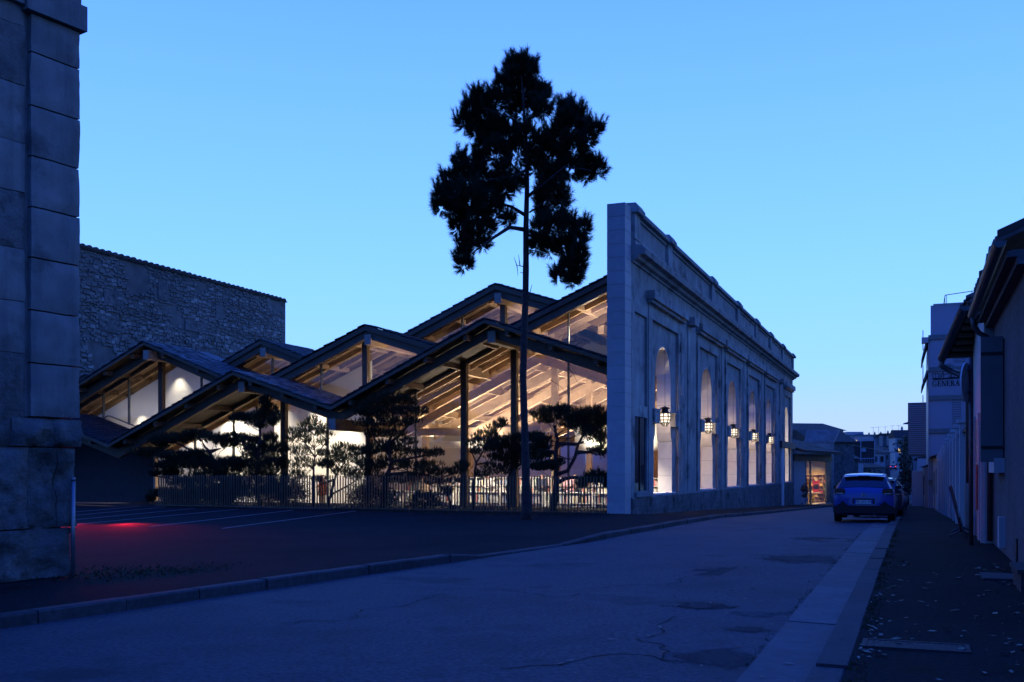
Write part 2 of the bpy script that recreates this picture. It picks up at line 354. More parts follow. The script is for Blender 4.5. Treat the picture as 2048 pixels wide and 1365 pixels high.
for a, b in zip(ss, ss[1:]): mb.box(S(a, -6.29, g(a) - .2), S(b, -6.29, g(b) - .2) - S(a, -6.29, g(a) - .2), S(0, .17, 0), (0, 0, .32))
o = mb.build("kerb_run", M['kerb'], kerb); 
rk = thing("kerb", "worn kerb stones and gutter slabs along the right footpath", "kerb", S(10, -.6, 0)); rk["kind"] = "structure"; del rk["category"]
s = 2.0
while s < 46:
    l = random.uniform(1.8, 2.1); j = random.uniform(-.015, .015)
    kerbstone(rk, s + .012, s + l - .012, lambda x, j=j: -.45 + j, .0001 + .235, lambda x, j=j: .075 + j, drop=.2)
    s += l
s = 1.2
while s < 46:
    l = random.uniform(2.6, 3.4); a, b = s + .012, s + l - .012; mb = MB(); j = random.uniform(0, .008)
    p = S(a, -1.16, g(a) - .2); mb.box(p, S(b, -1.16, g(b) - .2) - p, S(0, .465, -.012), (0, 0, .216 + j)); mb.build("gutter_slab", M['gutter'], rk); s += l
mb = MB()
ss = [46.5 + 6 * i for i in range(42)]
for a, b in zip(ss, ss[1:]): mb.box(S(a, -1.16, g(a) - .2), S(b, -1.16, g(b) - .2) - S(a, -1.16, g(a) - .2), S(0, .7, 0), (0, 0, .26))
mb.build("kerb_run", M['gutter'], rk)
# painted parking bays on the forecourt
for k, (a, b) in enumerate([((300, 1056), (586, 1022)), ((445, 1060), (712, 1024)), ((150, 1051), (475, 1020)), ((150, 1041), (390, 1018)), ((150, 1032), (330, 1015)), ((150, 1025), (280, 1013))]):
    def gp(px, py): 
        Y = (EYE + .006) * FOC / (py - 940); return V3(((px - 1024) / FOC * Y, Y, -.004))
    p, q = gp(*a), gp(*b); d = (q - p).normalized(); n = V3((-d.y, d.x, 0)) * .032
    fz_ = lambda v_: .04 - .05 * max(0, min(1, ((kq(min(18, v_.x * .3753 + v_.y * .9269)) - 2.36) - (v_.x * .9269 - v_.y * .3753)) / 21.2)) + .001 + .0005 * k; p.z = fz_(p); q.z = fz_(q)
    MB().add([p - n, q - n, q + n, p + n, p - n + V3((0, 0, .008)), q - n + V3((0, 0, .008)), q + n + V3((0, 0, .008)), p + n + V3((0, 0, .008))], [(4, 5, 6, 7), (0, 1, 5, 4), (1, 2, 6, 5), (2, 3, 7, 6), (3, 0, 4, 7)]).build("parking_line", M['line'], kind="structure")
# planting bed behind the fence and the rough verge round the tall pine
mb = MB(); 
for i in range(13):
    for k in range(6): mb.v.append(L(-.2 + i * 2.0, -.05 + k * .94, .02 + .05 * math.sin(i * 1.7 + k)))
for i in range(12):
    for k in range(5): mb.f.append((i * 6 + k, i * 6 + k + 1, (i + 1) * 6 + k + 1, (i + 1) * 6 + k))
mb.build("planting_bed", M['earth'], kind="structure")
tri = []
for _ in range(5200):
    px = random.uniform(700, 1205); t = (px - 700) / 505
    w = random.uniform(-.1, 10.5); e = -random.random() ** 1.4 * (2.6 if w < 6 else 1.6 * (10.6 - w) / 4.6 + .1) - .05
    p = L(w, e, 0.0); a = random.uniform(0, 6.28); h = random.uniform(.03, .1); d = V3((math.cos(a), math.sin(a), 0))
    tri.append([p - d * .012, p + d * .012, p + V3((random.uniform(-.04, .04), random.uniform(-.04, .04), h))])
fan("verge_grass", mat("dry_grass", (.045, .04, .018), (.03, .03, .012), 3, .9), np.array([[list(x) for x in t] for t in tri]), kind="stuff")
# weeds at the foot of the stone corner
tri = []
for _ in range(1100):
    c = V3((-5.7, 13.7, .05)) if random.random() < .4 else V3((-4.9, 14.3, .045)); p = c + V3((random.gauss(0, .6), random.gauss(0, .45), 0)); a = random.uniform(0, 6.28); d = V3((math.cos(a), math.sin(a), 0)); h = random.uniform(.01, .045)
    tri.append([p - d * .012, p + d * .012, p + V3((random.uniform(-.05, .05), random.uniform(-.05, .05), h))])
fan("weeds", mat("weed_leaf", (.03, .05, .015), (.02, .034, .01), 9, .9), np.array([[list(x) for x in t] for t in tri]), kind="stuff")
# fallen leaves on the right footpath
tri = []
for _ in range(1000):
    s = 3.6 + random.random() ** 1.6 * 13; u_ = random.random(); q = (1.3 - abs(random.gauss(0, .28)) if u_ < .34 else -.4 + abs(random.gauss(0, .16)) if u_ < .55 else random.uniform(-.5, 1.4) if u_ < .84 else random.uniform(-2.8, -.5))
    if noise.noise(V3((s * 1.1, q * 1.4, 8))) < -.12: continue
    z = g(s) + (.105 if q > -.45 else .022); p = S(s, q, z); a = random.uniform(0, 6.28); l = random.choice((.010, .014, .02, .026, .034, .048)) ; d = V3((math.cos(a), math.sin(a), random.uniform(0, .25))); n = V3((-d.y, d.x, random.uniform(-.2, .5))) * random.uniform(.35, .6)
    tri += [[p - d * l, p + n * l, p + d * l], [p - d * l, p + d * l, p - n * l + V3((0, 0, .004))]]
fan("fallen_leaves", mat("dead_leaf", (.30, .27, .17), (.13, .11, .07), 9, .7), np.array([[list(x) for x in t] for t in tri]), kind="stuff")
tri = []
for _ in range(5200):      # moss and weeds in the joints
    side = random.random()
    s = 3.5 + random.random() ** 1.5 * 22
    if side < .45: q = -.45 + abs(random.gauss(0, .07)); 
    elif side < .75: q = -1.17 - abs(random.gauss(0, .035)) * (1 + 2 * (noise.noise(V3((s * .7, 3, 0))) > .2))
    else: q = 1.33 - abs(random.gauss(0, .16))
    if noise.noise(V3((s * 1.3, q * 2, 1))) < -.05: continue
    p = S(s, q, g(s) + (.085 if q > -.5 else .0)); a = random.uniform(0, 6.28); d = V3((math.cos(a), math.sin(a), 0)); h = random.uniform(.012, .05)
    h *= .6; tri.append([p - d * .008, p + d * .008, p + V3((random.uniform(-.02, .02), random.uniform(-.02, .02), h))])
fan("moss_and_weeds", mat("moss", (.03, .05, .012), (.018, .034, .008), 9, .9), np.array([[list(x) for x in t] for t in tri]), kind="stuff")
# ------------------------------------------------------------ the library: three rows of zigzag roofs over a glass front
lib = thing("library_building", "modern library with zigzag tiled timber roofs and lit glass front", "library", L(10, 5, 0))
def prof(e, pts):
    out = []
    for p in pts: out.append(p if p[0] < 40 else wz(p[0], p[1], e))
    w0, z0 = out[0]; w1, z1 = out[1]
    out[0] = (.03, z1 + (z0 - z1) * (.03 - w1) / (w0 - w1)); return out
EA, EB, EC = 1.5, 4.5, 8.0; EG = 4.6
rowA = prof(EA, [(1214, 716), (968, 637), (660, 812), (465, 742), (215, 888), (27.6, 4.15), (33.9, 1.4)])
rowB = prof(EB, [(1214, 553), (916, 705), (730, 650), (498.6, 776), (287, 683), (155, 757), (30.3, 4.5), (33.9, 5.7)])
rowC = prof(EC, [(.02, 9.4), (2.8, 8.1), (990, 568), (678.7, 740.5), (521, 679), (26.3, 4.9), (30.8, 6.5), (33.9, 5.2)])
rowB = [p for i, p in enumerate(rowB) if i != 5]
def zr(row, w): return interp(row, w)
tile_me = MB().box((-.005, -.145, 0), (.36, 0, -.012), (0, .285, 0), (.0, 0, .042)).mesh("tile", M['tile'])
N_TILE = [0]
def slope_axes(p, q):
    """p ridge point, q valley point (w,z) -> axes: down the slope, along u, normal"""
    d = (L(q[0], 0, q[1]) - L(p[0], 0, p[1])); ln = d.length; d.normalize()
    y = U.copy(); n = d.cross(y)
    if n.z < 0: y = -y; n = d.cross(y)
    return d, y, n.normalized(), ln
def tiles(roof, p, q, e0, e1, ec, tm=None, parts=False):
    d, y, n, ln = slope_axes(p, q); nc = max(1, int(ln / .3)); st = ln / nc; ne = int((e1 - e0) / .295)
    mb = MB(); cnt = 0
    for i in range(nc):
        for k in range(ne):
            e = e0 + .1475 + k * .295 + (.0 if i % 2 == 0 else .05) - .05
            if e > ec: break
            pos = L(p[0], e, p[1]) + d * (st * i) + n * (-.012 + random.uniform(0, .012)) + d * random.uniform(-.012, .012)
            rise = .028; dd = (d + n * .10).normalized(); nn = dd.cross(y).normalized()
            if parts and N_TILE[0] < 300:
                inst("tile", tile_me, roof, pos + n * .0, rotm(dd, y, nn)); N_TILE[0] += 1
            else:
                mb.box(pos - y * .142 , dd * .355, y * .278, nn * .042); cnt += 1
    if cnt: mb.build("tile_field", M['tile'], roof, kind="stuff")
def seg_prism(mb, p, q, e0, e1, top, bot):
    mb.prism([L(p[0], e0, p[1] - top), L(q[0], e0, q[1] - top), L(q[0], e0, q[1] - bot), L(p[0], e0, p[1] - bot)], U * (e1 - e0))
def slope_roofs(row, e0, e1, kind0, tile_e, partsegs=()):
    for i, (a, b) in enumerate(zip(row, row[1:])):
        if b[0] < .05: continue
        if a[0] < .03: a = (.03, a[1] + (b[1] - a[1]) * (.03 - a[0]) / (b[0] - a[0]))
        hi, lo = (a, b) if a[1] > b[1] else (b, a); row_kind = kind0; kind = 'A' if kind0 == 'B' and i >= 3 else kind0; EGk = 6.3 if kind0 == 'B' else EG
        mb = MB(); seg_prism(mb, hi, lo, e0 + .02, e1, .03, .10); rf = mb.build("roof", M['tile'], lib)
        te = tile_e if hi[0] < lo[0] else min(tile_e, e0 + .9)     # right-hand slopes turn away from the street
        te = tile_e if hi[0] > lo[0] else e0 + 1.0
        tiles(rf, hi, lo, e0, e1, te, parts=i in partsegs)
        es = EGk if kind == 'A' else e0 + .05
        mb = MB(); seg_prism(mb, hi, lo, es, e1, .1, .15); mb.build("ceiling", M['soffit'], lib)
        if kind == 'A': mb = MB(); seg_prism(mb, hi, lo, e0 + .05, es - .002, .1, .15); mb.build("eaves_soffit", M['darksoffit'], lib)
        mb = MB(); seg_prism(mb, hi, lo, e0, e0 + .045, .05, .17 if kind == 'A' else .24); mb.build("fascia", M['timber'], lib)
        eb = e0 + (.62 if kind == 'A' else .10)
        mb = MB(); seg_prism(mb, hi, lo, eb, eb + .2, .22 if kind == 'A' else .16, .62 if kind == 'A' else .56); mb.build("barge_rafter", M['timber'], lib)
        ln = abs(hi[0] - lo[0]); n = max(2, int(ln / 1.55))
        for k in range(n):                                            # purlins: their ends show under the roof edge
            t = (k + .5) / n; w = hi[0] + (lo[0] - hi[0]) * t; z = hi[1] + (lo[1] - hi[1]) * t
            e_in = e0 + (.12 if kind == 'A' else .3)
            MB().box(L(w - .08, e_in, z - .36), V * .16, U * (e0 + 3.2 - e_in if kind == 'A' else e1 - e_in), (0, 0, .2)).build("purlin", M['timberin'] if kind != 'A' else M['timber'], lib)
        e = (EGk if kind == 'A' else e0 + .9)
        step = .85 if kind != 'C' else 1.05
        while e < e1 - .1:                                            # rafters under the ceiling boards, in the rooms
            mb = MB(); seg_prism(mb, hi, lo, e, e + .09, .152, .36 if kind != 'C' else .38); mb.build("rafter", M['timberin'], lib); e += step
slope_roofs(rowA, EA, 5.7, 'A', 5.2, (2,))
slope_roofs(rowB, EB, 9.2, 'B', 7.6, (3,))
slope_roofs(rowC, EC, 24.2, 'C', 12.0)
def ridgebeam(w, z, e0, e1, m, wd=.3, h=.42, cap=True):
    b = MB().box(L(w - wd / 2, e0, z - h), V * wd, U * (e1 - e0), (0, 0, h)).build("ridge_beam", m, lib)
    if cap: MB().box(L(w - wd / 2 - .004, e0 - .012, z - h - .004), V * (wd + .008), U * .012, (0, 0, h + .008)).build("end_grain", M['endgrain'], b)
M['endgrain'] = mat("pale_end_grain", (.34, .27, .2), (.26, .2, .15), 9, .7)
for row, e0, e1, k in ((rowA, EA, 5.7, 'A'), (rowB, EB, 9.2, 'B'), (rowC, EC, 24.2, 'C')):
    for a, b, c in zip(row, row[1:], row[2:]):
        if b[0] < .3: continue
        rid = b[1] > a[1]
        if rid: ridgebeam(b[0] - .12, b[1] - .42, e0 + (.42 if k == 'A' else .02), e1, M['timber'] if k == 'A' else M['timberin'])
        elif k == 'A' and b[0] < 20: ridgebeam(b[0], b[1] - .5, e0 + .15, e1 + 2, M['timber'], .3, .45)
        elif k != 'A': ridgebeam(b[0], b[1] - .45, e0 + .5, e1, M['timberin'], .26, .4, False)
# posts and mullions stand in the glass line of each row
def wat(px, e): return wz(px, 700, e)[0]
def post(w, e, z0, z1, m=M['timber'], wd=.24): MB().box(L(w - wd / 2, e - wd / 2 - .05, z0), V * wd, U * wd, (0, 0, z1 - z0)).build("post", m, lib)
def mull(w, e, z0, z1): MB().box(L(w - .03, e - .05, z0), V * .06, U * .12, (0, 0, z1 - z0)).build("mullion", M['frame'], lib)
def glassline(e, cuts, bot, top, w0, w1):
    cuts = sorted([w0] + [c for c in cuts if w0 < c < w1] + [w1])
    for a, b in zip(cuts, cuts[1:]):
        n = max(3, int((b - a) / .12)); ws = [a + .012 + (b - a - .024) * i / n for i in range(n + 1)]
        run = []
        for w in ws + [None]:
            if w is not None and top(w) - bot(w) > .06: run.append(w); continue
            if len(run) > 1:
                MB().prism([L(x, e, bot(x)) for x in run] + [L(x, e, top(x)) for x in run[::-1]], U * .02).build("glass_pane", M['glass'], lib)
                mb = MB()
                for x, y in zip(run, run[1:]): mb.prism([L(x, e - .03, bot(x)), L(y, e - .03, bot(y)), L(y, e - .03, bot(y) + .05), L(x, e - .03, bot(x) + .05)], U * .08)
                mb.build("glazing_bar", M['frame'], lib); mb = MB()
                for x, y in zip(run, run[1:]): mb.prism([L(x, e - .03, top(x) + .02), L(y, e - .03, top(y) + .02), L(y, e - .03, top(y) - .05), L(x, e - .03, top(x) - .05)], U * .08)
                mb.build("glazing_bar", M['frame'], lib)
            run = []
GA = [wat(p, EG) for p in (1137, 1030, 930, 832, 740, 655, 570, 467, 390)]
WEND = wat(309, EG)
glassline(EG, GA, lambda w: .02, lambda w: zr(rowA, w) - .2, .05, WEND)
for w, p in zip(GA, (1137, 1030, 930, 832, 740, 655, 570, 467, 390)):
    if p in (1030, 930, 740, 570): post(w, EG, 0, zr(rowA, w) - .2)
    else: mull(w, EG, .02, zr(rowA, w) - .2)
eB = EB + .75; GB = [wat(p, eB) for p in (1137, 733, 643, 403, 325, 258, 207)]
W1 = rowB[3][0]; eG1 = 6.3; GB = [wat(p, eB) for p in (1137, 733, 643)]; G1 = [wat(p, eG1) for p in (403, 325, 258, 207)]
glassline(eB, GB, lambda w: zr(rowA, w) + .02, lambda w: zr(rowB, w) - .2, .05, W1)
glassline(eG1, G1, lambda w: zr(rowA, w) + .02, lambda w: zr(rowB, w) - .2, W1, 33.6)
MB().box(L(W1 - .05, eB, 3.0), V * .1, U * (eG1 - eB), (0, 0, zr(rowB, W1) - 3.2)).build('return_wall', M['timber'], lib)
for w, p, ee in [(w, p, eB) for w, p in zip(GB, (1137, 733, 643))] + [(w, p, eG1) for w, p in zip(G1, (403, 325, 258, 207))]:
    (post if p in (733, 325) else mull)(w, ee, zr(rowA, w), zr(rowB, w) - .2)
eC = EC + .75; GC = [wat(p, eC) for p in (1008, 925, 545, 480)]
glassline(eC, GC, lambda w: zr(rowB, w) + .02, lambda w: zr(rowC, w) - .2, .05, 33.6)
for w, p in zip(GC, (1008, 925, 545, 480)): (post if p == 1008 else mull)(w, eC, zr(rowB, w), zr(rowC, w) - .2)
# solid parts
MB().box(L(.02, EG + .12, -.6), V * 33.8, U * 35.4, (0, 0, .25)).build("floor", M['floorin'], lib)
MB().box(L(.02, EG - .08, -.6), V * WEND, U * .19, (0, 0, .62)).build("glass_plinth", M["darkclad"], lib)
ws = [WEND] + [p[0] for p in rowA if WEND < p[0] < 33.8] + [33.8]
MB().prism([L(w, EG, -.05) for w in (WEND, 33.8)] + [L(w, EG, zr(rowA, w) - .2) for w in ws[::-1]], U * .15).build("dark_wall", M['darkclad'], lib)
MB().box(L(WEND - .1, EG - .06, 0), V * .12, U * .2, (0, 0, zr(rowA, WEND) - .25)).build("corner_post", M['timberin'], lib)
def part_wall(w0, w1, e, z0, row, m=M['white'], drop=.4, th=.12, name="partition"):
    ws = [w0] + [p[0] for p in row if w0 < p[0] < w1] + [w1]
    return MB().prism([L(w0, e, z0), L(w1, e, z0)] + [L(w, e, zr(row, w) - drop) for w in ws[::-1]], U * th).build(name, m, lib)
EP = 7.9
part_wall(13.6, 33.7, EP, -.34, rowB)
part_wall(13.7, 33.7, 24.0, -.3, rowC, drop=.12, name="back_wall"); part_wall(.06, 13.6, 40.1, -.34, rowA, drop=.0, name="hall_end_wall")
wsb = sorted([.05, 13.7] + [p[0] for p in rowA[1:2]] + [p[0] for p in rowC if .05 < p[0] < 13.7])
MB().prism([L(w, 24.0, zr(rowA, w) - .02) for w in wsb] + [L(w, 24.0, zr(rowC, w) - .12) for w in wsb[::-1]], U * .12).build('clerestory_wall', M['white'], lib)
MB().box(L(13.6, EP + .12, -.34), V * .12, U * 32, (0, 0, 5.1)).build("partition", M['white'], lib)
# white bulkheads and timber columns inside
MB().box(L(.1, 11, 2.35), V * 4.7, U * .25, (0, 0, 1.5)).build("bulkhead", M['white'], lib)
MB().box(L(7.4, 11.5, 2.55), V * 6, U * .2, (0, 0, .32)).build("bulkhead", M['white'], lib)
MB().box(L(5.2, 7.6, 3.0), V * 8.2, U * .2, (0, 0, .34)).build("tie_beam", M['timberin'], lib)
for w, e in ((5.1, 9.4), (11.5, 9.4), (11.5, 14.4), (5.1, 14.4), (11.5, 20.4), (5.1, 20.4), (11.5, 28), (5.1, 28)):
    MB().box(L(w, e, -.34), V * .26, U * .26, (0, 0, zr(rowA, w) + .0)).build("column", M['timberin'], lib)
# the hall's own inner ceiling: the front gable runs on into the depth, boards on rafters on purlins on principals
HB = 40.0
for a, b in zip(rowA[:2], rowA[1:3]):
    hi, lo = (a, b) if a[1] > b[1] else (b, a)
    mb = MB(); seg_prism(mb, hi, lo, 6.5, HB, .05, .12); mb.build("ceiling", M['soffit'], lib)
    e = 6.6
    while e < HB - .3: mb = MB(); seg_prism(mb, hi, lo, e, e + .11, .122, .34); mb.build("rafter", M['timberin'], lib); e += .82
    n = max(2, int(abs(hi[0] - lo[0]) / 1.9))
    for k in range(n):
        t = (k + .45) / n; w = hi[0] + (lo[0] - hi[0]) * t; z = hi[1] + (lo[1] - hi[1]) * t
        MB().box(L(w - .09, 6.55, z - .64), V * .18, U * (HB - 6.8), (0, 0, .28)).build("purlin", M['timberin'], lib)
    for e in (7.4, 10.6, 14.0, 17.6, 21.2, 25, 29, 33, 37): mb = MB(); seg_prism(mb, hi, lo, e, e + .24, .66, 1.06); mb.build("principal_rafter", M['timberin'], lib)
ridgebeam(5.0, 6.75, 6.6, HB - .1, M['timberin'], .26, .4, False)
MB().box(L(11.6, 6.6, 3.25), V * .3, U * 33, (0, 0, .45)).build("valley_beam", M['timberin'], lib)
# rear hall closing the shell behind the street wall
rear = thing("rear_hall", "plain rear hall of the library behind the street wall", "hall", L(5, 45, -1))
MB().box(L(.1, 40.4, -2.2), V * 12, U * 8.9, (0, 0, 8.0)).build("hall_block", M['greywall'], rear)

# interior lamps of the hall, the wall washers and added fill lights
WARM = (1, .82, .61); WARMW = (1, .88, .68)
for w, e, p in ((2.2, 7.6, 120), (7.6, 7.4, 150), (10.6, 8.2, 120), (3.0, 11.6, 190), (8.0, 11.8, 220), (3.4, 16, 190), (8.6, 16, 220), (10.8, 13, 120), (6, 20.4, 190), (3, 24.5, 220), (9, 25, 240), (5, 31, 260), (9.6, 33, 240)):
    light('SPOT', "uplight", L(w, e, 2.5), p * 5.6, WARM, .12, L(w + .1, e + .2, 8), 150, .8)
for w, e in ((1.6, 6.0), (4.2, 6.0), (7, 6.0), (10, 6.0), (2.4, 9.2), (6.2, 9.2), (9.6, 9.2), (3, 12.2), (8, 12.2)):
    light('SPOT', "downlight", L(w, e, 3.0), 1000, WARMW, .05, L(w, e + .5, -.3), 115, .7)
for px, py, pw, sp in ((360, 752, 270, 78), (285, 828, 240, 78), (640, 812, 700, 84), (545, 795, 760, 110), (470, 838, 760, 110), (395, 868, 300, 90), (700, 850, 420, 90)):
    w, z = wz(px, py, EP); zl = min(z + .45, zr(rowB, w) - .5); light('SPOT', "wall_washer", L(w, EP - .5, zl), pw * .8, WARMW, .03, L(w, EP - .2, z - 2), sp, .9)
light('AREA', "partition_fill", L(18, 6.2, 3.0), 230, WARMW, 8, L(18, 7.4, .6), sy=.6)  # unseen strip light, added to brighten the white partition
light('AREA', "upper_fill", L(25.5, 6.6, 4.4), 18, WARMW, 6, L(25.5, 7.4, 4.3), sy=.4)  # added fill for the upper left gable room, no fitting there
for w, e in ((1.8, 10.4), (3.6, 10.4), (10, 10.8)): light('SPOT', "bulkhead_washer", L(w, e, 2.1), 300, WARMW, .04, L(w, 11.1, 3.4), 120, .9)
for w, e, z, p in ((9.5, 6.5, 5.6, 120), (2.2, 7.0, 7.0, 170), (6.6, 10.6, 7.6, 150), (11.5, 7.2, 5.0, 90), (18.5, 10.4, 4.8, 120)): light('POINT', "row_fill", L(w, e, z), p, WARM, .15)  # unseen points added so the upper glazing shows a lit inside

# ------------------------------------------------------------ shelves, books and readers
BOOKC = [(.72, .68, .6), (.78, .75, .7), (.55, .2, .18), (.25, .34, .55), (.72, .58, .32), (.8, .77, .7), (.62, .45, .45), (.2, .2, .22), (.7, .66, .6), (.4, .46, .38)]
BM = [solid("book_cover", c) for c in BOOKC]
def bookshelf(w, e, wd, h, nl, label, blabel, grp):
    t = thing("bookshelf", label, "bookshelf", L(w + wd / 2, e + .16, -.345), grp); H0 = -.35
    for x in (w, w + wd - .03): MB().box(L(x, e, H0 + .01), V * .03, U * .32, (0, 0, h)).build("side_panel", M['white'], t)
    MB().box(L(w + .03, e + .30, H0 + .05), V * (wd - .06), U * .015, (0, 0, h - .06)).build("back_panel", M['white'], t)
    for k in range(nl + 1): MB().box(L(w + .032, e + .01, H0 + .05 + k * (h - .08) / nl), V * (wd - .064), U * .28, (0, 0, .025)).build("shelf", M['white'], t)
    mb = MB(); mi = []
    for k in range(nl):
        x = w + .05; z = H0 + .0755 + k * (h - .08) / nl; hh = (h - .08) / nl - .05
        while x < w + wd - .1:
            b = random.uniform(.03, .07)
            if random.random() < .85:
                mb.box(L(x, e + .03, z), V * b, U * .2, (0, 0, hh * random.uniform(.65, .97))); mi += [random.randrange(len(BM))] * 6
            x += b + .004
    o = mb.build("books", None, None, kind="stuff")
    for m in BM: o.data.materials.append(m)
    o.data.polygons.foreach_set("material_index", mi)
    o["label"] = blabel
ex = ["nearest the stone pier", "second from the stone pier", "behind the tall pine trunk", "left of the main post", "behind the slanting pine", "left end of the low row"]
for i in range(6): bookshelf(.5 + i * 2.05, 6.3 + .25 * (i % 2), 1.9, .92, 2, "low white bookshelf inside the glass front, " + ex[i], "tightly packed books on the low shelf " + ex[i], "low white bookshelves")
for i in range(6): bookshelf(.6 + i * 2.1, 10.3, 1.95, 1.5, 4, "tall white bookshelf deep in the hall, " + ex[i], "coloured books on the tall shelf " + ex[i], "tall white bookshelves")
tag(MB().box(L(1.05, 5.9, .45), V * .62, U * .03, (0, 0, .38)).build("notice_panel", M['black']), "small black panel on the shelves near the pier", "notice board")
MB().box(L(1.32, 5.915, -.34), V * .05, U * .02, (0, 0, .79)).build("panel_leg", M['black'], bpy.data.objects["notice_panel"])
# ------------------------------------------------------------ fence in front of the garden
fen = thing("garden_fence", "low fence of thin vertical metal pickets before the garden", "fence", L(9.5, -.02, 0))
WF = wat(311, 0) ; n = int((WF - .12) / .112)
pk = MB().cbox((0, 0, .645), .05, .014, 1.27).mesh("picket", M['picket'])
ang = math.atan2(V.y, V.x)
for i in range(n): inst("picket", pk, fen, L(.12 + i * .112 + random.uniform(-.004, .004), -.02, random.uniform(-.012, .012)), (random.uniform(-.012, .012), random.uniform(-.006, .006), ang + 1.15))
MB().box(L(.06, -.035, .05), V * (WF), U * .03, (0, 0, .035)).build("bottom_rail", M['picket'], fen)
# ------------------------------------------------------------ pale stone pier at the end of the old street wall
pier = thing("stone_pier", "tall pale new stone pier at the end of the old street wall", "pier", F(.37, -.31, 0))
MB().box(F(.012, -.608, -.3), U * .726, -V * .596, (0, 0, 10.66)).build("pier_core", M['newstone'], pier)
h = 10.38 / 23
for k in range(23):
    sp = random.uniform(.25, .5)
    MB().box(F(0, -.62, .0 + k * h + .004), U * .75, -V * .62, (0, 0, h - .015)).build("stone_block", M['newstone'], pier)
MB().box(F(-.002, -.622, -.3), U * .754, -V * .624, (0, 0, .296)).build("pier_foot", M['newstone'], pier)
# ------------------------------------------------------------ old arched street wall
fac = thing("street_wall", "old limestone street wall with tall arched openings and cornice", "wall", F(25, 0, 0))
S0, S1F = .756, 48.8; ZS = .57
BAYS = [5.78, 14.4, 21.4, 28.5, 35.6, 45.4]
def fbox(s0, s1, o0, o1, z0, z1, name, m=None, par=fac):
    return MB().box(F(s0, o0, z0), U * (s1 - s0), -V * (o1 - o0), (0, 0, z1 - z0)).build(name, m or M['old'], par)
def fpoly(pts, o0, o1, name, m=None, par=fac): return MB().prism([F(s, o0, z) for s, z in pts], -V * (o1 - o0)).build(name, m or M['old'], par)
R = 1.3; ZSP = 4.96; RIN = 2.15; ZREC = 7.0
def jamb(c, sg):        # opening edge from sill to springing: flared under the impost
    pts = [(1.52, ZS), (1.52, 2.62)] + [(1.52 - .22 * math.sin(t) ** 1.2, 2.62 + .55 * (1 - math.cos(t)) ) for t in (.4, .8, 1.2, 1.57)] + [(1.3, ZSP)]
    return [(c + sg * a, z) for a, z in pts]
def archpts(c, n=16): return [(c + R * math.cos(math.pi * i / n), ZSP + R * math.sin(math.pi * i / n)) for i in range(n + 1)]
# core (recessed face at o=-.16) between the openings
edges = [S0] + BAYS
prev = None
for i, c in enumerate(BAYS + [None]):
    left = [(S0, ZS), (S0, ZSP)] if i == 0 else [(s, z) for s, z in jamb(BAYS[i - 1], 1)]
    right = [(S1F, ZS), (S1F, ZSP)] if c is None else jamb(c, -1)
    fpoly(left + right[::-1], -.62, -.09, "wall_core")
    if c is not None:
        lo = S0 if i == 0 else (BAYS[i - 1] + c) / 2; hi = S1F if i == 5 else (c + BAYS[i + 1]) / 2
        fpoly([(lo, ZSP), (lo, 8.0), (hi, 8.0), (hi, ZSP)] + archpts(c), -.62, -.09, "wall_core")
sfoot = [S0] + list(range(3, 48, 3)) + [S1F]
for a, b in zip(sfoot, sfoot[1:]): fpoly([(a, fz(a + 32) - .4), (b, fz(b + 32) - .4), (b, ZS), (a, ZS)], -.62, -.09, "wall_core")
fbox(S0, S1F, -.62, -.09, 8.0, 10.3, "wall_core")
# plinth of big worn stones, proud of the wall
for r, (za, zb) in enumerate(((None, -.02), (-.02, .24), (.24, .5))):
    s = S0
    while s < S1F - .1:
        l = min(random.uniform(.9, 1.6), S1F - s)
        f = fz(s + 32 + l)
        a = (f - .25 if za is None else za)
        if zb > f: fbox(s + .006, s + l - .006, -.06, .06 + random.uniform(-.012, .012), max(a, f - .25) + .003, zb - .003, "plinth_stone", M['oldrough'])
        s += l
fbox(S0, S1F, -.06, .045, .5, ZS - .003, "plinth_top", M['old'])
# face of the piers between the recessed bays
RED = [(c - RIN, c + RIN) for c in BAYS]; RED[0] = (3.62, 7.95); RED[5] = (43.6, 47.3)
def face(s0, s1, z0, z1, name="wall_face"): return fbox(s0, s1, -.09, 0, z0, z1, name)
lasts = 3.3
xs = [3.3] + [x for r in RED for x in r] + [S1F]
for a, b in zip(xs[0::2], xs[1::2]): face(a, b, ZS, ZREC)
face(.756, S1F, ZREC, 8.55)
# first narrow bay: sunk panel above a dark window
face(.756, 1.25, ZS, ZREC); face(1.25, 3.3, 3.35, 3.75); face(1.25, 3.3, ZS, .75)
face(2.95, 3.3, .75, 3.35); face(2.95, 3.3, 3.75, 6.95); face(1.25, 3.3, 6.95, 7.0)
wn = fbox(1.26, 2.94, -.085, -.06, .76, 3.34, "side_window", M['darkglass']); fbox(2.06, 2.12, -.059, -.03, .76, 3.34, "glazing_bar", M['black'], wn)
fbox(1.2, 3.35, 0, .1, .55, .72, "window_sill")
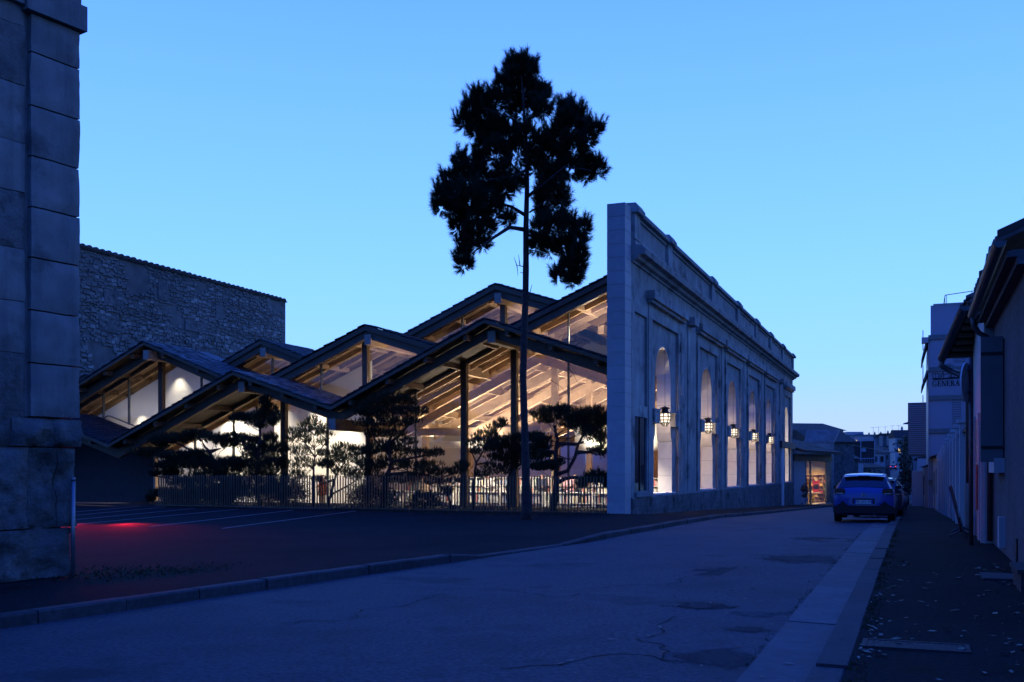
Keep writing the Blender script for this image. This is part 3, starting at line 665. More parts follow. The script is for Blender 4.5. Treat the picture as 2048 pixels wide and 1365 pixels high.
# surround, hood and quoin of each bay
qm = MB().box((0, 0, 0), U * .34, -V * .045, (0, 0, .40)).mesh("quoin_stone", M['old']); qs = MB().box((0, 0, 0), U * .22, -V * .025, (0, 0, .40)).mesh("quoin_stone", M['old'])
for i, c in enumerate(BAYS):
    a, b = RED[i]
    fbox(a - .55, a - .0, 0, .03, ZS, 7.0, "surround"); fbox(b + .0, b + .55, 0, .03, ZS, 7.0, "surround")
    fbox(a - .55, b + .55, 0, .035, 7.0, 7.5, "surround")
    fbox(a - .75, b + .75, 0, .30, 7.62, 7.93, "window_hood"); fbox(a - .7, b + .7, 0, .2, 7.5, 7.618, "window_hood")
    for sg, x in ((-1, a - .56), (1, b + .56)):
        if i == 0 and sg < 0 or i == 5: continue
        for k in range(15):
            z = ZS + .02 + k * .44
            if z > 6.95: break
            inst("quoin_stone", qm if k % 2 else qs, fac, F(x - (.34 if k % 2 else .22) * (sg > 0) + (.0 if sg > 0 else 0) + sg * .06, .0325, z))
    # imposts and the flared corbels below them
    if i < 5:
        for sg in (-1, 1):
            x0 = c + sg * 1.3; x1 = c + sg * 2.1
            fbox(min(x0, x1), max(x0, x1), -.088, .09, 3.22, 3.66, "impost_block")
            fbox(min(x0, x1) - .04, max(x0, x1) + .04, -.088, .115, 3.664, 3.75, "impost_cap")
    # new pale stone lining the opening: courses of the jambs, then the arch
    for sg in (-1, 1):
        pts = jamb(c, sg); full = []
        for (p, q) in zip(pts, pts[1:]):
            n = max(1, int(round((q[1] - p[1]) / .78)))
            if q[1] - p[1] < .3 : n = 1
            for k in range(n):
                t0, t1 = k / n, (k + 1) / n
                full.append(((p[0] + (q[0] - p[0]) * t0, p[1] + (q[1] - p[1]) * t0), (p[0] + (q[0] - p[0]) * t1, p[1] + (q[1] - p[1]) * t1)))
        for p, q in full:
            th = -sg * .035; gp = .006 if q[1] - p[1] > .4 else 0
            fpoly([(p[0] - sg * .002, p[1] + gp), (q[0] - sg * .002, q[1] - gp), (q[0] + th, q[1] - gp), (p[0] + th, p[1] + gp)], -.66, -.10, "reveal_stone", M['reveal'])
    ap = archpts(c, 12)
    for p, q in zip(ap, ap[1:]):
        f = (R - .035) / R
        fpoly([p, q, (c + (q[0] - c) * f, ZSP + (q[1] - ZSP) * f), (c + (p[0] - c) * f, ZSP + (p[1] - ZSP) * f)], -.66, -.10, "arch_stone", M['reveal'])
    fbox(c - 1.56, c + 1.56, -.66, .06, ZS - .0, ZS + .05, "window_sill", M['reveal'])
# lintel band and slit door of the last bay
fbox(40.4, 48.85, .0, .2, 3.1, 3.55, "lintel_beam", M['darkclad'])
fbox(41.2, 42.4, -.12, .11, fz(74) - .1, 3.08, "door_panel", M['reveal'])
# pilaster strips and block capitals between bays
for a, b in zip(RED, RED[1:]):
    m = (a[1] + b[0]) / 2; wd = min(.5, (b[0] - a[1]) / 2 - .8)
    if b[0] - a[1] > 1.6: fbox(m - .35, m + .35, 0, .04, ZS, 7.6, "pilaster"); fbox(m - .42, m + .42, 0, .34, 7.6, 7.93, "capital")
# entablature: cornice profile run along the wall, parapet with sunk panels, coping
def run(prof, s0, s1, name, m=None): return MB().prism([F(s0, o, z) for o, z in prof], U * (s1 - s0)).build(name, m or M['old'], fac)
run([(-.06, 8.55), (.06, 8.55), (.09, 8.62), (.22, 8.66), (.27, 8.76), (.46, 8.80), (.50, 8.98), (.42, 9.02), (.38, 9.10), (-.06, 9.16)], .80, S1F + .3, "cornice")
run([(-.55, 9.165), (.12, 9.165), (.12, 9.3), (.02, 9.36), (-.55, 9.36)], .9, S1F, "parapet_base")
fbox(.9, S1F, -.55, -.02, 9.36, 10.24, "parapet")
DIES = [1.25, 6.2, 15.1, 22.4, 29.1, 35.4, 42, 48.4]
for d in DIES: fbox(d - .35, d + .35, -.02, .10, 9.36, 10.24, "parapet_die")
for a, b in zip(DIES, DIES[1:]):
    z0 = 9.36; fbox(a + .351, b - .351, -.02, .04, 9.361, 9.47, "panel_rail"); fbox(a + .351, b - .351, -.02, .04, 10.13, 10.239, "panel_rail")
s = .9
while s < S1F:
    l = min(random.uniform(1.2, 1.7), S1F + .1 - s)
    if l < .2: break
    MB().prism([F(s + .006, o, z) for o, z in ((-.62, 10.245), (.17, 10.245), (.19, 10.33), (.1, 10.47), (-.55, 10.5))], U * (l - .012)).build("coping_stone", M['old'], fac); s += l
for d in DIES: MB().prism([F(d - .42, o, z) for o, z in ((-.64, 10.24), (.24, 10.24), (.27, 10.36), (.14, 10.56), (-.56, 10.58))], U * .84).build("coping_block", M['old'], fac)

# ------------------------------------------------------------ lanterns hanging in the arches
M['lantglass'] = None
def lantern_mat():
    m = bpy.data.materials.new("lantern_paper"); m.use_nodes = True; nt = m.node_tree; nt.nodes.clear()
    o = _n(nt, "ShaderNodeOutputMaterial"); e = _n(nt, "ShaderNodeEmission"); e.inputs[0].default_value = (1, .9, .74, 1); e.inputs[1].default_value = .9
    t = _n(nt, "ShaderNodeBsdfTransparent"); t.inputs[0].default_value = (.6, .56, .5, 1); a = _n(nt, "ShaderNodeAddShader")
    nt.links.new(e.outputs[0], a.inputs[0]); nt.links.new(t.outputs[0], a.inputs[1]); nt.links.new(a.outputs[0], o.inputs[0]); return m
LM = lantern_mat()
lab = ["largest lantern, in the nearest arch", "second lantern from the pier, in the second arch", "middle lantern, in the third arch", "fourth lantern from the pier, in the fourth arch", "smallest lantern, in the fifth and farthest lit arch"]
RR = [(.235, .0), (.25, .12), (.22, .24), (.17, .32)]
hexa = lambda r, z, n=8: [V3((r * math.cos(2 * math.pi * (j + .5) / n), r * math.sin(2 * math.pi * (j + .5) / n), z)) for j in range(n)]
LEV = [(.215, .235), (.235, .10), (.215, -.03), (.17, -.13)]
for i, c in enumerate(BAYS[:5]):
    zc = 3.45; p = F(c + .16, -.06, zc)
    t = thing("lantern", lab[i] + ", black frame with glowing panes", "lantern", p, "lanterns in the arches")
    MB().lathe(p, [(.205, -.12)] + [(r - .006, z) for r, z in LEV[::-1]][1:] + [(.16, .236)], 8).build("glowing_pane", LM, t)
    mb = MB()
    for (r, z), (r2, z2) in zip(LEV, LEV[1:]):
        for a, b in zip(hexa(r, z), hexa(r2, z2)): mb.bar(p + a, p + b, .034, .034)
    for r, z in LEV:
        h = hexa(r + .006, z)
        for a, b in zip(h, h[1:] + h[:1]): mb.bar(p + a, p + b, .034, .036)
    for a, b in zip(hexa(.17, -.14), hexa(.07, -.26)): mb.bar(p + a, p + b, .024, .024)
    h = hexa(.075, -.262)
    for a, b in zip(h, h[1:] + h[:1]): mb.bar(p + a, p + b, .016, .016)
    mb.build("lantern_frame", M['black'], t)
    MB().lathe(p, [(.225, .25), (.20, .265), (.14, .30), (.125, .40)], 8).build("lantern_neck", M['black'], t)
    MB().lathe(p, [(.13, .40), (.215, .425), (.20, .44), (.03, .50)], 8).build("lantern_cap", M['black'], t)
    MB().tube([p + V3((0, 0, .49)), p + V3((0, 0, ZSP + R - .04 - zc))], .007, 5).build("hanging_rod", M['black'], t)
    light('POINT', "lantern_bulb", p + V3((0, 0, .04)), 140, (1, .77, .50), .11)
for i, c in enumerate(BAYS):
    light('AREA', "sill_light", F(c - .2, -.40, ZS + .07), 24 if i < 5 else 40, (1, .80, .58), .25, F(c + 1.5, -.40, 2.4), sy=.25)
    if i == 5: light('AREA', "sill_light", F(c - .4, -.40, 3.65), 26, (1, .84, .66), .25, F(c + 1.5, -.40, 5), sy=.25)
# ------------------------------------------------------------ limestone building at the left edge, close to the camera
LB = V3((-.552, -.834, 0)); LN = V3((.834, -.552, 0))                      # along its front (towards the camera), outward
Z0 = 13.75; C0 = V3(((155 - 1024) / FOC * Z0, Z0, 0))
def Q(a, o, z): return C0 + LB * a + LN * o + V3((0, 0, z))                # a from the corner, o outward
lbd = thing("limestone_building", "weathered limestone building with quoined corner at the left edge", "building", Q(2, 0, 0))
def rough_block(a0, a1, o0, o1, z0, z1, name, m, amp=.012, n=5, sc=2.2, chip=.0, bulge=0., gr=.09, gm=9):
    """a dressed stone: front face and edges subdivided and worn"""
    bm = bmesh.new(); nx = min(gm, max(2, int((a1 - a0) / gr))); nz = min(gm, max(2, int((z1 - z0) / gr)))
    vs = {}
    def P3(i, j):
        a = a0 + (a1 - a0) * i / nx; z = z0 + (z1 - z0) * j / nz; w = Q(a, 0, z)
        d = noise.fractal(w * sc, .7, 2.1, 4) * amp + bulge * (math.sin(math.pi * j / nz) - .5)
        eb = min(i, nx - i, j, nz - j)
        if eb == 0:
            d -= .014 + abs(noise.noise(w * 5)) * .02
        if chip: d -= max(0, noise.noise(w * 2.6 + V3((9, 1, 4))) - .12) * chip
        return Q(a + (0 if 0 < i < nx else noise.noise(w * 7) * .006), o1 + d, z + (0 if 0 < j < nz else noise.noise(w * 6 + V3((3, 3, 3))) * .007))
    for i in range(nx + 1):
        for j in range(nz + 1): vs[i, j] = bm.verts.new(P3(i, j))
    for i in range(nx):
        for j in range(nz): bm.faces.new((vs[i, j], vs[i + 1, j], vs[i + 1, j + 1], vs[i, j + 1]))
    ring = [(i, 0) for i in range(nx)] + [(nx, j) for j in range(nz)] + [(i, nz) for i in range(nx, 0, -1)] + [(0, j) for j in range(nz, 0, -1)]
    bk = {}
    for r in ring:
        p = vs[r].co; a = a0 + (a1 - a0) * r[0] / nx; z = z0 + (z1 - z0) * r[1] / nz; bk[r] = bm.verts.new(Q(a, o0, z))
    for r, r2 in zip(ring, ring[1:] + ring[:1]): bm.faces.new((vs[r2], vs[r], bk[r], bk[r2]))
    me = bpy.data.meshes.new(name); c = Q((a0 + a1) / 2, (o0 + o1) / 2, (z0 + z1) / 2)
    for v in bm.verts: v.co -= c
    bmesh.ops.recalc_face_normals(bm, faces=bm.faces); bm.to_mesh(me); bm.free(); me.materials.append(m)
    me.polygons.foreach_set("use_smooth", [True] * len(me.polygons))
    me.set_sharp_from_angle(angle=.7)
    return inst(name, me, lbd, c)
zpx = lambda y: EYE - (y - 940) / FOC * Z0
WP = .70
MB().box(Q(.22, -4, -.3), LB * 14, LN * 3.93, (0, 0, 11.4)).build("building_core", M['oldrough'], lbd)
joints = [838, 735, 634, 533, 436, 339, 242, 140, 66]
for ya, yb in zip(joints, joints[1:]):
    rough_block(0.0, WP, -.5, .07, zpx(ya) + .008, zpx(yb) - .012, "quoin_block", M['quoin'], .012, chip=.05)
MB().box(Q(WP - .0, -.3, zpx(838)), LB * .06, LN * .27, (0, 0, zpx(66) - zpx(838))).build("reveal_strip", M['quoin'], lbd)
for c0 in range(9):
    a = WP + .05; first = True
    wj = [860, 718, 620, 520, 412, 318, 208, 95, 20]
    if c0 == 8: break
    while a < 6:
        l = random.uniform(.7, 1.2) if not first else random.uniform(.5, .9); first = False
        rough_block(a + .004, a + l - .004, -.4, .012 + random.uniform(-.006, .006), zpx(wj[c0]) + .004, zpx(wj[c0 + 1]) - .004, "wall_block", M['quoin' if c0 % 3 else 'oldrough'], .018, sc=4); a += l
# worn moulding and plinth
for a0, a1 in ((-.01, .38), (.385, .95), (.955, 2.2), (2.21, 3.6)):
    rough_block(a0, a1, -.4, .075 if a0 < .9 else .05, zpx(895), zpx(841), "moulding_stone", M['oldrough'], .07, sc=3.6, chip=.30, bulge=.06, gr=.045, gm=18)
for ya, yb, cuts, o in ((1052, 897, [0.05, .33, .72, 1.15, 1.9, 2.8, 3.8], .05), (1150, 1054, [.14, 1.35, 2.6, 4.0], .08)):
    for a0, a1 in zip(cuts, cuts[1:]): rough_block(a0 + .004, a1 - .004, -.4, o + random.uniform(-.01, .01), max(zpx(ya), -.1), zpx(yb) - .006, "plinth_stone", M['oldrough'], .055, sc=4.2, chip=.22, gr=.05, gm=18)
MB().box(Q(-.06, -.5, zpx(66)), LB * .86, LN * .64, (0, 0, .34)).build("capital_stone", M['quoin'], lbd)
MB().box(Q(-.02, -.5, zpx(66) + .345), LB * .78, LN * .56, (0, 0, .5)).build("frieze_stone", M['quoin'], lbd)
MB().box(Q(WP + .12, -.4, zpx(58)), LB * 5, LN * .5, (0, 0, .28)).build("string_course", M['quoin'], lbd)
MB().box(Q(WP + .12, -.4, zpx(58) + .283), LB * 5, LN * .44, (0, 0, .6)).build("frieze_stone", M['quoin'], lbd)
pz = V3(((146 - 1024) / FOC * 13.55, 13.55, 0))
pp = thing("steel_post", "thin pale steel post beside the stone corner", "post", pz)
MB().tube([pz + V3((0, 0, -.05)), pz + V3((0, 0, 1.36))], .03, 10).build("pole", M['steel'], pp, True); MB().lathe(pz, [(.034, 1.35), (.034, 1.385), (.01, 1.4)], 10).build("pole_cap", M['steel'], pp, True)
# ------------------------------------------------------------ old rubble-stone warehouse behind the library
whs = thing("rubble_warehouse", "big old rubble stone warehouse behind the library roofs", "warehouse", L(35, 20, 0))
WW = 34.4; ETOP = (8.0, 31.2)
MB().box(L(WW + .06, 5, -.5), V * 9, U * 26.15, (0, 0, 14.7)).build("wall_body", M['mortar'], whs)
mb = MB(); nst = 0
def wst(e, l, z, h, par=True):
    global nst
    j = lambda a: random.uniform(-a, a); o = random.uniform(.0, .055); pts = []
    for (x, y) in ((0, 0), (l, 0), (l, h), (0, h)): pts.append((x + j(.035), y + j(.035)))
    fr = [L(WW + .05 - o + j(.012), e + x, z + y) for x, y in pts]; bk = [L(WW + .1, e + x, z + y) for x, y in pts]
    ins = [L(WW + .02 - o, e + l / 2 + (x - l / 2) * .8, z + h / 2 + (y - h / 2) * .75) for x, y in pts]
    fs = [(8, 9, 10, 11)] + [(k, (k + 1) % 4, 8 + (k + 1) % 4, 8 + k) for k in range(4)] + [(4 + k, 4 + (k + 1) % 4, (k + 1) % 4, k) for k in range(4)]
    return fr + bk + ins, fs
z = 3.2; stones = []
while z < 14.1:
    h = random.uniform(.13, .26); e = 9.5
    while e < 30.8:
        l = random.uniform(.16, .5); nz = noise.noise(V3((e * .35, z * .6, 2.)))
        if nz < .26 and random.random() < .9: stones.append((e, l - .03, z + random.uniform(-.075, .075), h * random.uniform(.75, 1.15) - .03))
        e += l
    z += h
stones.sort(key=lambda t: -t[1] * t[3])
vis = [t for t in stones if t[2] > 6.5][:300]; vs_ = set(map(id, vis))
for t in stones:
    if t[1] < .04: continue
    v, f = wst(*t)
    if id(t) in vs_: MB().add(v, f).build("stone", M['rubble'], whs)
    else: mb.add(v, f)
mb.build("small_stones", M['rubble'], whs, kind="stuff")
for e, z, l, h in ((13, 11.2, 1.5, .9), (12.6, 9.6, 1.7, 1.0), (20, 10.6, 2.2, .7), (21, 9.0, 1.4, .8), (15, 8.6, 1.5, .6), (24.5, 9.6, 1.2, .6), (17.5, 12.2, .9, 1.2), (28, 8.4, 1.4, 1.0), (23, 11.8, .8, .9)):
    mb = MB().box(L(WW - .012, e, z), V * .1, U * l, (0, 0, h)); mb.build("dressed_stone", M['oldrough'], whs)
for e, z in ((14.2, 10.4), (20.0, 9.7), (22.6, 9.9), (27.2, 11.0), (30.4, 10.8), (30.4, 9.0)):
    MB().box(L(WW - .02, e, z), V * .1, U * .24, (0, 0, .32)).build("putlog_hole", M['black'], whs)
me = MB()
arc = [(math.cos(t) * .26, math.sin(t) * .2) for t in [math.pi * k / 7 for k in range(8)]]
me.prism([U * a * .9 + V3((0, 0, b)) - V * .12 for a, b in arc] , V * .8); cm = me.mesh("ridge_tile", M['canal'])
e = 5.3
while e < 31.0:
    inst("ridge_tile", cm, whs, L(WW + .0, e, 14.17 + random.uniform(-.015, .015))); e += .5
MB().box(L(WW - .08, 5, 14.1), V * 9.2, U * 26.2, (0, 0, .07)).build("tile_bed", M['canal'], whs)
# ------------------------------------------------------------ pines
def needles(cs, dirs, ln, k, wd, spread=.9, upb=.0):
    """k thin needles round every shoot: cs (n,3) bases, dirs (n,3) shoot directions"""
    n = len(cs); c = np.repeat(cs, k, 0); d = np.repeat(dirs, k, 0)
    r = rng.normal(size=(n * k, 3)); r /= np.linalg.norm(r, axis=1)[:, None]
    v = d + r * spread; v[:, 2] += upb; v /= np.linalg.norm(v, axis=1)[:, None]
    l = ln * rng.uniform(.6, 1.15, (n * k, 1)); s = np.cross(v, rng.normal(size=(n * k, 3))); s /= np.linalg.norm(s, axis=1)[:, None]
    b = c + d * rng.uniform(0, 1, (n * k, 1)) * ln * .7
    return np.stack([b - s * wd / 2, b + s * wd / 2, b + v * l], 1)
def clump_shoots(cen, rad, n, shell=.35):
    r = rng.normal(size=(n, 3)); r /= np.linalg.norm(r, axis=1)[:, None]; r *= rng.uniform(.8, 1.22, (n, 1))
    q = rng.uniform(shell, 1, (n, 1)) ** .6; p = r * q
    d = r * .8 + np.array([0, 0, .55]); d /= np.linalg.norm(d, axis=1)[:, None]
    return np.array(cen) + p * np.array(rad), d
def pline(px, Y): return [P(x, y, Y + dy) for x, y, dy in px]
# the tall pine standing before the fence
TY = 29.3; kz = FOC / TY
tb = P(1053, 1042, TY)
pine = thing("tall_pine", "tall pine with bare straight trunk and dark crown against the sky", "pine tree", tb)
q = lambda x, y: (840 + x / 2.625, 90 + y / 2.625)
tr = [(1053, 1046), (1052, 960), (1049, 850), (1046, 760), (1048, 680), (1051, 600), (1052, 520), (1052, 450), (1054, 380), (1054, 320), (1049, 250), (1046, 190), (1040, 130)]
rd = [.17, .125, .105, .10, .098, .092, .088, .082, .07, .06, .05, .035, .015]
mb = MB(); pts = [P(x, y, TY + .25 * math.sin(i)) if i > 6 else P(x, y, TY) for i, (x, y) in enumerate(tr)]
fine = []; fr = []
for (a, ra), (b, rb) in zip(zip(pts, rd), zip(pts[1:], rd[1:])):
    for k in range(4): fine.append(a.lerp(b, k / 4)); fr.append((ra + (rb - ra) * k / 4) * (1 + .10 * noise.noise(a.lerp(b, k / 4) * 3)))
fine.append(pts[-1]); fr.append(rd[-1])
mb.tube(fine, fr, 12); mb.build("trunk", M['bark'], pine, smooth=True)
BR = [([(545, 970, 0), (470, 958, -.3), (390, 1010, -.7), (330, 1050, -.9), (270, 1100, -1.)], .07), ([(545, 890, 0), (480, 850, .4), (400, 830, .8), (300, 800, 1.2)], .06), ([(570, 1000, 0), (650, 1010, .3), (720, 1020, .6), (800, 1080, .8), (815, 1170, .9)], .05),
      ([(560, 800, 0), (640, 740, -.4), (760, 640, -.7), (900, 660, -.9)], .055), ([(555, 690, 0), (500, 650, .5), (420, 560, .8), (300, 460, 1.0)], .05), ([(565, 560, 0), (640, 470, .5), (760, 400, .9)], .045), ([(548, 430, 0), (470, 380, -.5), (330, 330, -.9)], .04),
      ([(575, 880, 0), (620, 850, -.2), (690, 790, -.4)], .03), ([(575, 520, 0), (640, 440, -.3), (665, 400, -.3)], .02), ([(555, 660, 0), (500, 690, -.3), (430, 700, -.5), (250, 720, -.8)], .045), ([(590, 440, 0), (590, 395, .1), (560, 300, .2)], .02)]
for pts_, r0 in BR:
    pp_ = [P(*q(x, y), TY + dy) for x, y, dy in pts_]
    MB().tube(pp_, [r0 * (1 - .75 * i / (len(pp_) - 1)) for i in range(len(pp_))], 6).build("branch", M['bark'], pine, smooth=True)
mb = MB()
for a, b in (((1050, 534), (1032, 531)), ((1034, 532), (1028, 515)), ((1034, 532), (1036, 552)), ((1040, 532), (1037, 510)), ((1051, 548), (1040, 545)), ((1056, 600), (1064, 570)), ((1044, 580), (1050, 577)), ((1046, 705), (1036, 700)), ((1047, 845), (1062, 843))):
    mb.tube([P(*a, TY), P(*b, TY - .25)], [.018, .006], 4)
for x, y, dx, dy in ((1063, 700, 95, 14), (1063, 690, 110, -10), (1100, 760, 40, 35), (1120, 712, 35, 40), (1110, 700, 22, -35), (1135, 735, 20, 30)):
    mb.tube([P(x, y, TY), P(x + dx * .5, y + dy * .35, TY - .2), P(x + dx, y + dy, TY - .3)], [.012, .008, .004], 4)
mb.build("dead_twigs", M['bark'], pine, kind="stuff")
CL = [(530, 105, 75, 45), (480, 120, 40, 40), (575, 110, 35, 45), (520, 170, 95, 60), (540, 250, 125, 75), (640, 250, 40, 40), (560, 330, 120, 60), (640, 330, 50, 40), (430, 210, 40, 40), (315, 275, 45, 45), (270, 330, 50, 50), (235, 400, 55, 40), (330, 360, 80, 70), (400, 290, 55, 55), (300, 440, 70, 40), (390, 430, 75, 70), (330, 510, 35, 35),
      (450, 480, 100, 70), (400, 560, 70, 60), (510, 560, 95, 70), (440, 650, 35, 50), (560, 470, 50, 60), (770, 330, 42, 42), (765, 390, 50, 50), (820, 350, 30, 40), (800, 440, 70, 60), (865, 420, 30, 40), (920, 440, 34, 22), (880, 490, 40, 40), (720, 490, 90, 60), (650, 500, 50, 40), (800, 540, 90, 65), (680, 590, 95, 75), (790, 640, 80, 60), (880, 610, 50, 35), (935, 650, 45, 34), (870, 680, 40, 25), (700, 690, 85, 60), (610, 620, 50, 60), (720, 770, 65, 50), (650, 760, 40, 50), (640, 830, 30, 45), (740, 820, 35, 30), (655, 885, 25, 30),
      (212, 605, 34, 36), (225, 660, 45, 45), (305, 610, 32, 45), (320, 670, 45, 45), (160, 700, 45, 40), (260, 720, 75, 50), (115, 770, 45, 40), (180, 790, 75, 55), (110, 835, 42, 35), (260, 800, 90, 70), (360, 780, 90, 65), (440, 750, 65, 50), (190, 870, 60, 45), (290, 890, 90, 60), (380, 860, 70, 65), (200, 940, 40, 40), (280, 970, 60, 50), (350, 950, 45, 40), (250, 1030, 40, 35), (230, 1085, 32, 40), (230, 1145, 40, 34), (330, 1040, 28, 20), (465, 910, 18, 22), (500, 720, 60, 28), (420, 690, 30, 14),
      (630, 960, 45, 42), (700, 950, 55, 50), (770, 950, 55, 42), (850, 955, 48, 40), (740, 905, 25, 25), (620, 1040, 45, 50), (680, 1060, 60, 45), (750, 1050, 55, 45), (820, 1020, 45, 40), (840, 1075, 24, 30), (800, 1120, 34, 34), (770, 1165, 28, 30), (725, 1205, 26, 30), (815, 1195, 36, 36), (800, 1235, 22, 20), (835, 1140, 20, 30)]
CS, DS, FS, FD = [], [], [], []
for x, y, rx, ry in CL:
    X, Yp = q(x, y); dy = noise.noise(V3((x * .01, y * .01, 3))) * 1.3; c = P(X, Yp + 5, TY + dy); f = 1 / 2.625 / kz
    rx, ry = rx * f, ry * f; n = int(60 + 760 * rx * ry)
    a, d = clump_shoots(tuple(c), (rx * .74, max(rx, ry) * .8, ry * .72), int(n * 1.0)); CS.append(a); DS.append(d)
    for _ in range(int(8 + 95 * rx * ry)):                      # brushy shoots that curve up out of the clump
        th = random.uniform(0, 2 * math.pi); el = random.uniform(-.5, 1.2); o_ = V3((math.cos(th) * math.cos(el), math.sin(th) * math.cos(el) , math.sin(el)))
        b_ = c + V3((o_.x * rx * .62, o_.y * max(rx, ry) * .7, o_.z * ry * .6)); dr = (o_ * random.uniform(.4, 1.0) + V3((random.uniform(-.25, .25), random.uniform(-.2, .2), random.uniform(.35, 1.0)))).normalized(); ln_ = random.uniform(.08, .27)
        for k_ in range(7): FS.append(tuple(b_ + dr * ln_ * k_ / 6 + V3((0, 0, .10)) * (k_ / 6) ** 2)); FD.append(tuple(dr))
fan("crown", M['needle'], np.concatenate([needles(np.array(FS), np.array(FD), .17, 17, .012, .8, .05), needles(np.concatenate(CS), np.concatenate(DS), .19, 22, .014, .6, .1)]), pine)
# cloud-pruned garden pines and young pines between the fence and the glass
def garden_tree(label, e, trunk, pads, base_r, limbs=(), dens=1.0, nl=.13, name="garden_pine", flat=True, m=None):
    def at(x, y, de=0):
        w, z = wz(x, y, e + de); return L(w, e + de, z)
    b = at(*trunk[0][:2]); b.z = .02
    t = thing(name, label, "pine tree" if name != "shrub" else "shrub", b, "trees in the garden" if name != "shrub" else "clipped shrubs")
    pts = [b] + [at(*p) for p in trunk[1:]]; ff = []; rr = []
    for i in range(len(pts) - 1):
        for k in range(4):
            u = (i + k / 4) / (len(pts) - 1); ff.append(pts[i].lerp(pts[i + 1], k / 4) + V3((noise.noise(pts[i] * 2 + V3((u * 9, 0, 0))) * base_r * .6, 0, 0))); rr.append(base_r * (1 - .7 * u) * random.uniform(.9, 1.1))
    MB().tube(ff + [pts[-1]], rr + [base_r * .25], 8).build("trunk", M['bark'], t, smooth=True)
    for lm in limbs:
        pl = [at(*p) for p in lm]; r0 = base_r * .62
        MB().tube(pl, [r0 * (1 - .6 * i / (len(pl) - 1)) for i in range(len(pl))], 6).build("limb", M['bark'], t, smooth=True)
    CS, DS = [], []; tw = MB()
    for x, y, rx, ry in pads:
        de = random.uniform(-.25, .25); c = at(x, y, de); k = (c.y / FOC); rx *= k; ry *= k
        n = int((26 + 1450 * rx * max(ry, .1)) * dens); a, d = clump_shoots(tuple(c), (rx, rx * .75, ry), n, .15)
        if flat: d = d * .5 + np.array([0, 0, .8])
        CS.append(a); DS.append(d)
        near = min(ff, key=lambda p: (p - c).length)
        dv = c - near; tw.tube([near - V3((0, 0, min(.3, dv.length * .25)))] + [near.lerp(c, u_) - V3((0, 0, .22 * dv.length * (1 - u_) * (.5 + random.random()))) + V3((random.uniform(-.04, .04), 0, random.uniform(-.04, .04))) for u_ in (.3, .55, .8)] + [c], [.016, .013, .010, .007, .004], 5)
    tw.build("twigs", M['bark'], t, kind="stuff")
    fan("crown", m or M['needle2'], needles(np.concatenate(CS), np.concatenate(DS), nl, 15, .013, .7, .12), t)
    return t
garden_tree("widest cloud-pruned pine with tiered flat pads at the left end of the fence", 1.9, [(455, 1010), (470, 975), (440, 945), (420, 905), (405, 885)],
    [(350, 880, 45, 9), (320, 886, 22, 8), (395, 872, 30, 9), (430, 880, 32, 9), (455, 890, 25, 9), (300, 908, 40, 9), (350, 915, 40, 9), (395, 912, 28, 10), (330, 935, 28, 11), (370, 930, 42, 13), (415, 930, 38, 16), (345, 950, 20, 9), (315, 950, 18, 5), (460, 935, 35, 18), (420, 955, 45, 12), (370, 968, 38, 9), (470, 965, 30, 12), (330, 990, 32, 10), (380, 990, 45, 14), (300, 1000, 10, 6), (440, 995, 35, 15)], .13,
    [[(470, 975), (410, 965), (350, 960), (310, 952)], [(440, 945), (400, 925), (340, 912), (290, 910)], [(420, 905), (440, 898), (418, 902), (400, 905)], [(430, 925), (380, 900), (350, 885)]], 1.7)
garden_tree("pine with an upright tufted leader in front of the dark post at left", 2.1, [(520, 1012), (512, 960), (518, 900), (520, 860), (528, 830)],
    [(530, 808, 12, 13), (542, 822, 14, 12), (552, 834, 10, 10), (522, 832, 22, 12), (500, 842, 18, 10), (480, 838, 14, 8), (468, 842, 12, 7), (545, 845, 14, 9), (520, 852, 14, 7), (470, 878, 28, 9), (500, 885, 30, 10), (540, 880, 18, 10), (515, 905, 36, 16), (555, 900, 24, 14), (490, 930, 36, 16), (545, 930, 38, 18), (520, 955, 40, 16), (490, 985, 30, 16), (550, 985, 36, 18)], .10,
    [[(520, 885), (545, 875), (556, 886)], [(515, 910), (490, 892), (465, 884)], [(518, 930), (550, 920), (570, 910)]], 1.5)
garden_tree("slim young pine with an open twiggy crown left of the thin mullion", 1.6, [(628, 1015), (626, 960), (630, 915), (628, 880)],
    [(625, 845, 16, 12), (612, 856, 14, 10), (640, 858, 16, 10), (628, 868, 22, 9), (605, 872, 12, 7), (652, 872, 14, 7), (615, 885, 10, 7), (645, 888, 12, 7), (590, 866, 14, 8), (585, 880, 18, 10), (600, 905, 26, 12), (645, 908, 14, 8), (605, 930, 30, 14), (650, 930, 20, 9), (590, 955, 30, 12)], .055,
    [[(630, 915), (612, 890), (598, 872)], [(630, 915), (648, 890), (660, 876)], [(627, 940), (600, 915), (585, 890)]], .7)
garden_tree("branching garden pine with bent limbs over the left fence pickets", 2.4, [(655, 1015), (662, 985), (672, 950), (690, 925)],
    [(690, 900, 32, 10), (665, 912, 26, 9), (720, 905, 24, 9), (700, 920, 40, 12), (660, 930, 26, 9), (730, 930, 20, 9), (690, 945, 30, 9), (715, 955, 26, 9), (640, 962, 16, 6)], .075, [[(668, 960), (645, 968), (632, 975)], [(672, 950), (655, 930), (650, 915)], [(662, 990), (690, 975), (712, 962)]], .8)
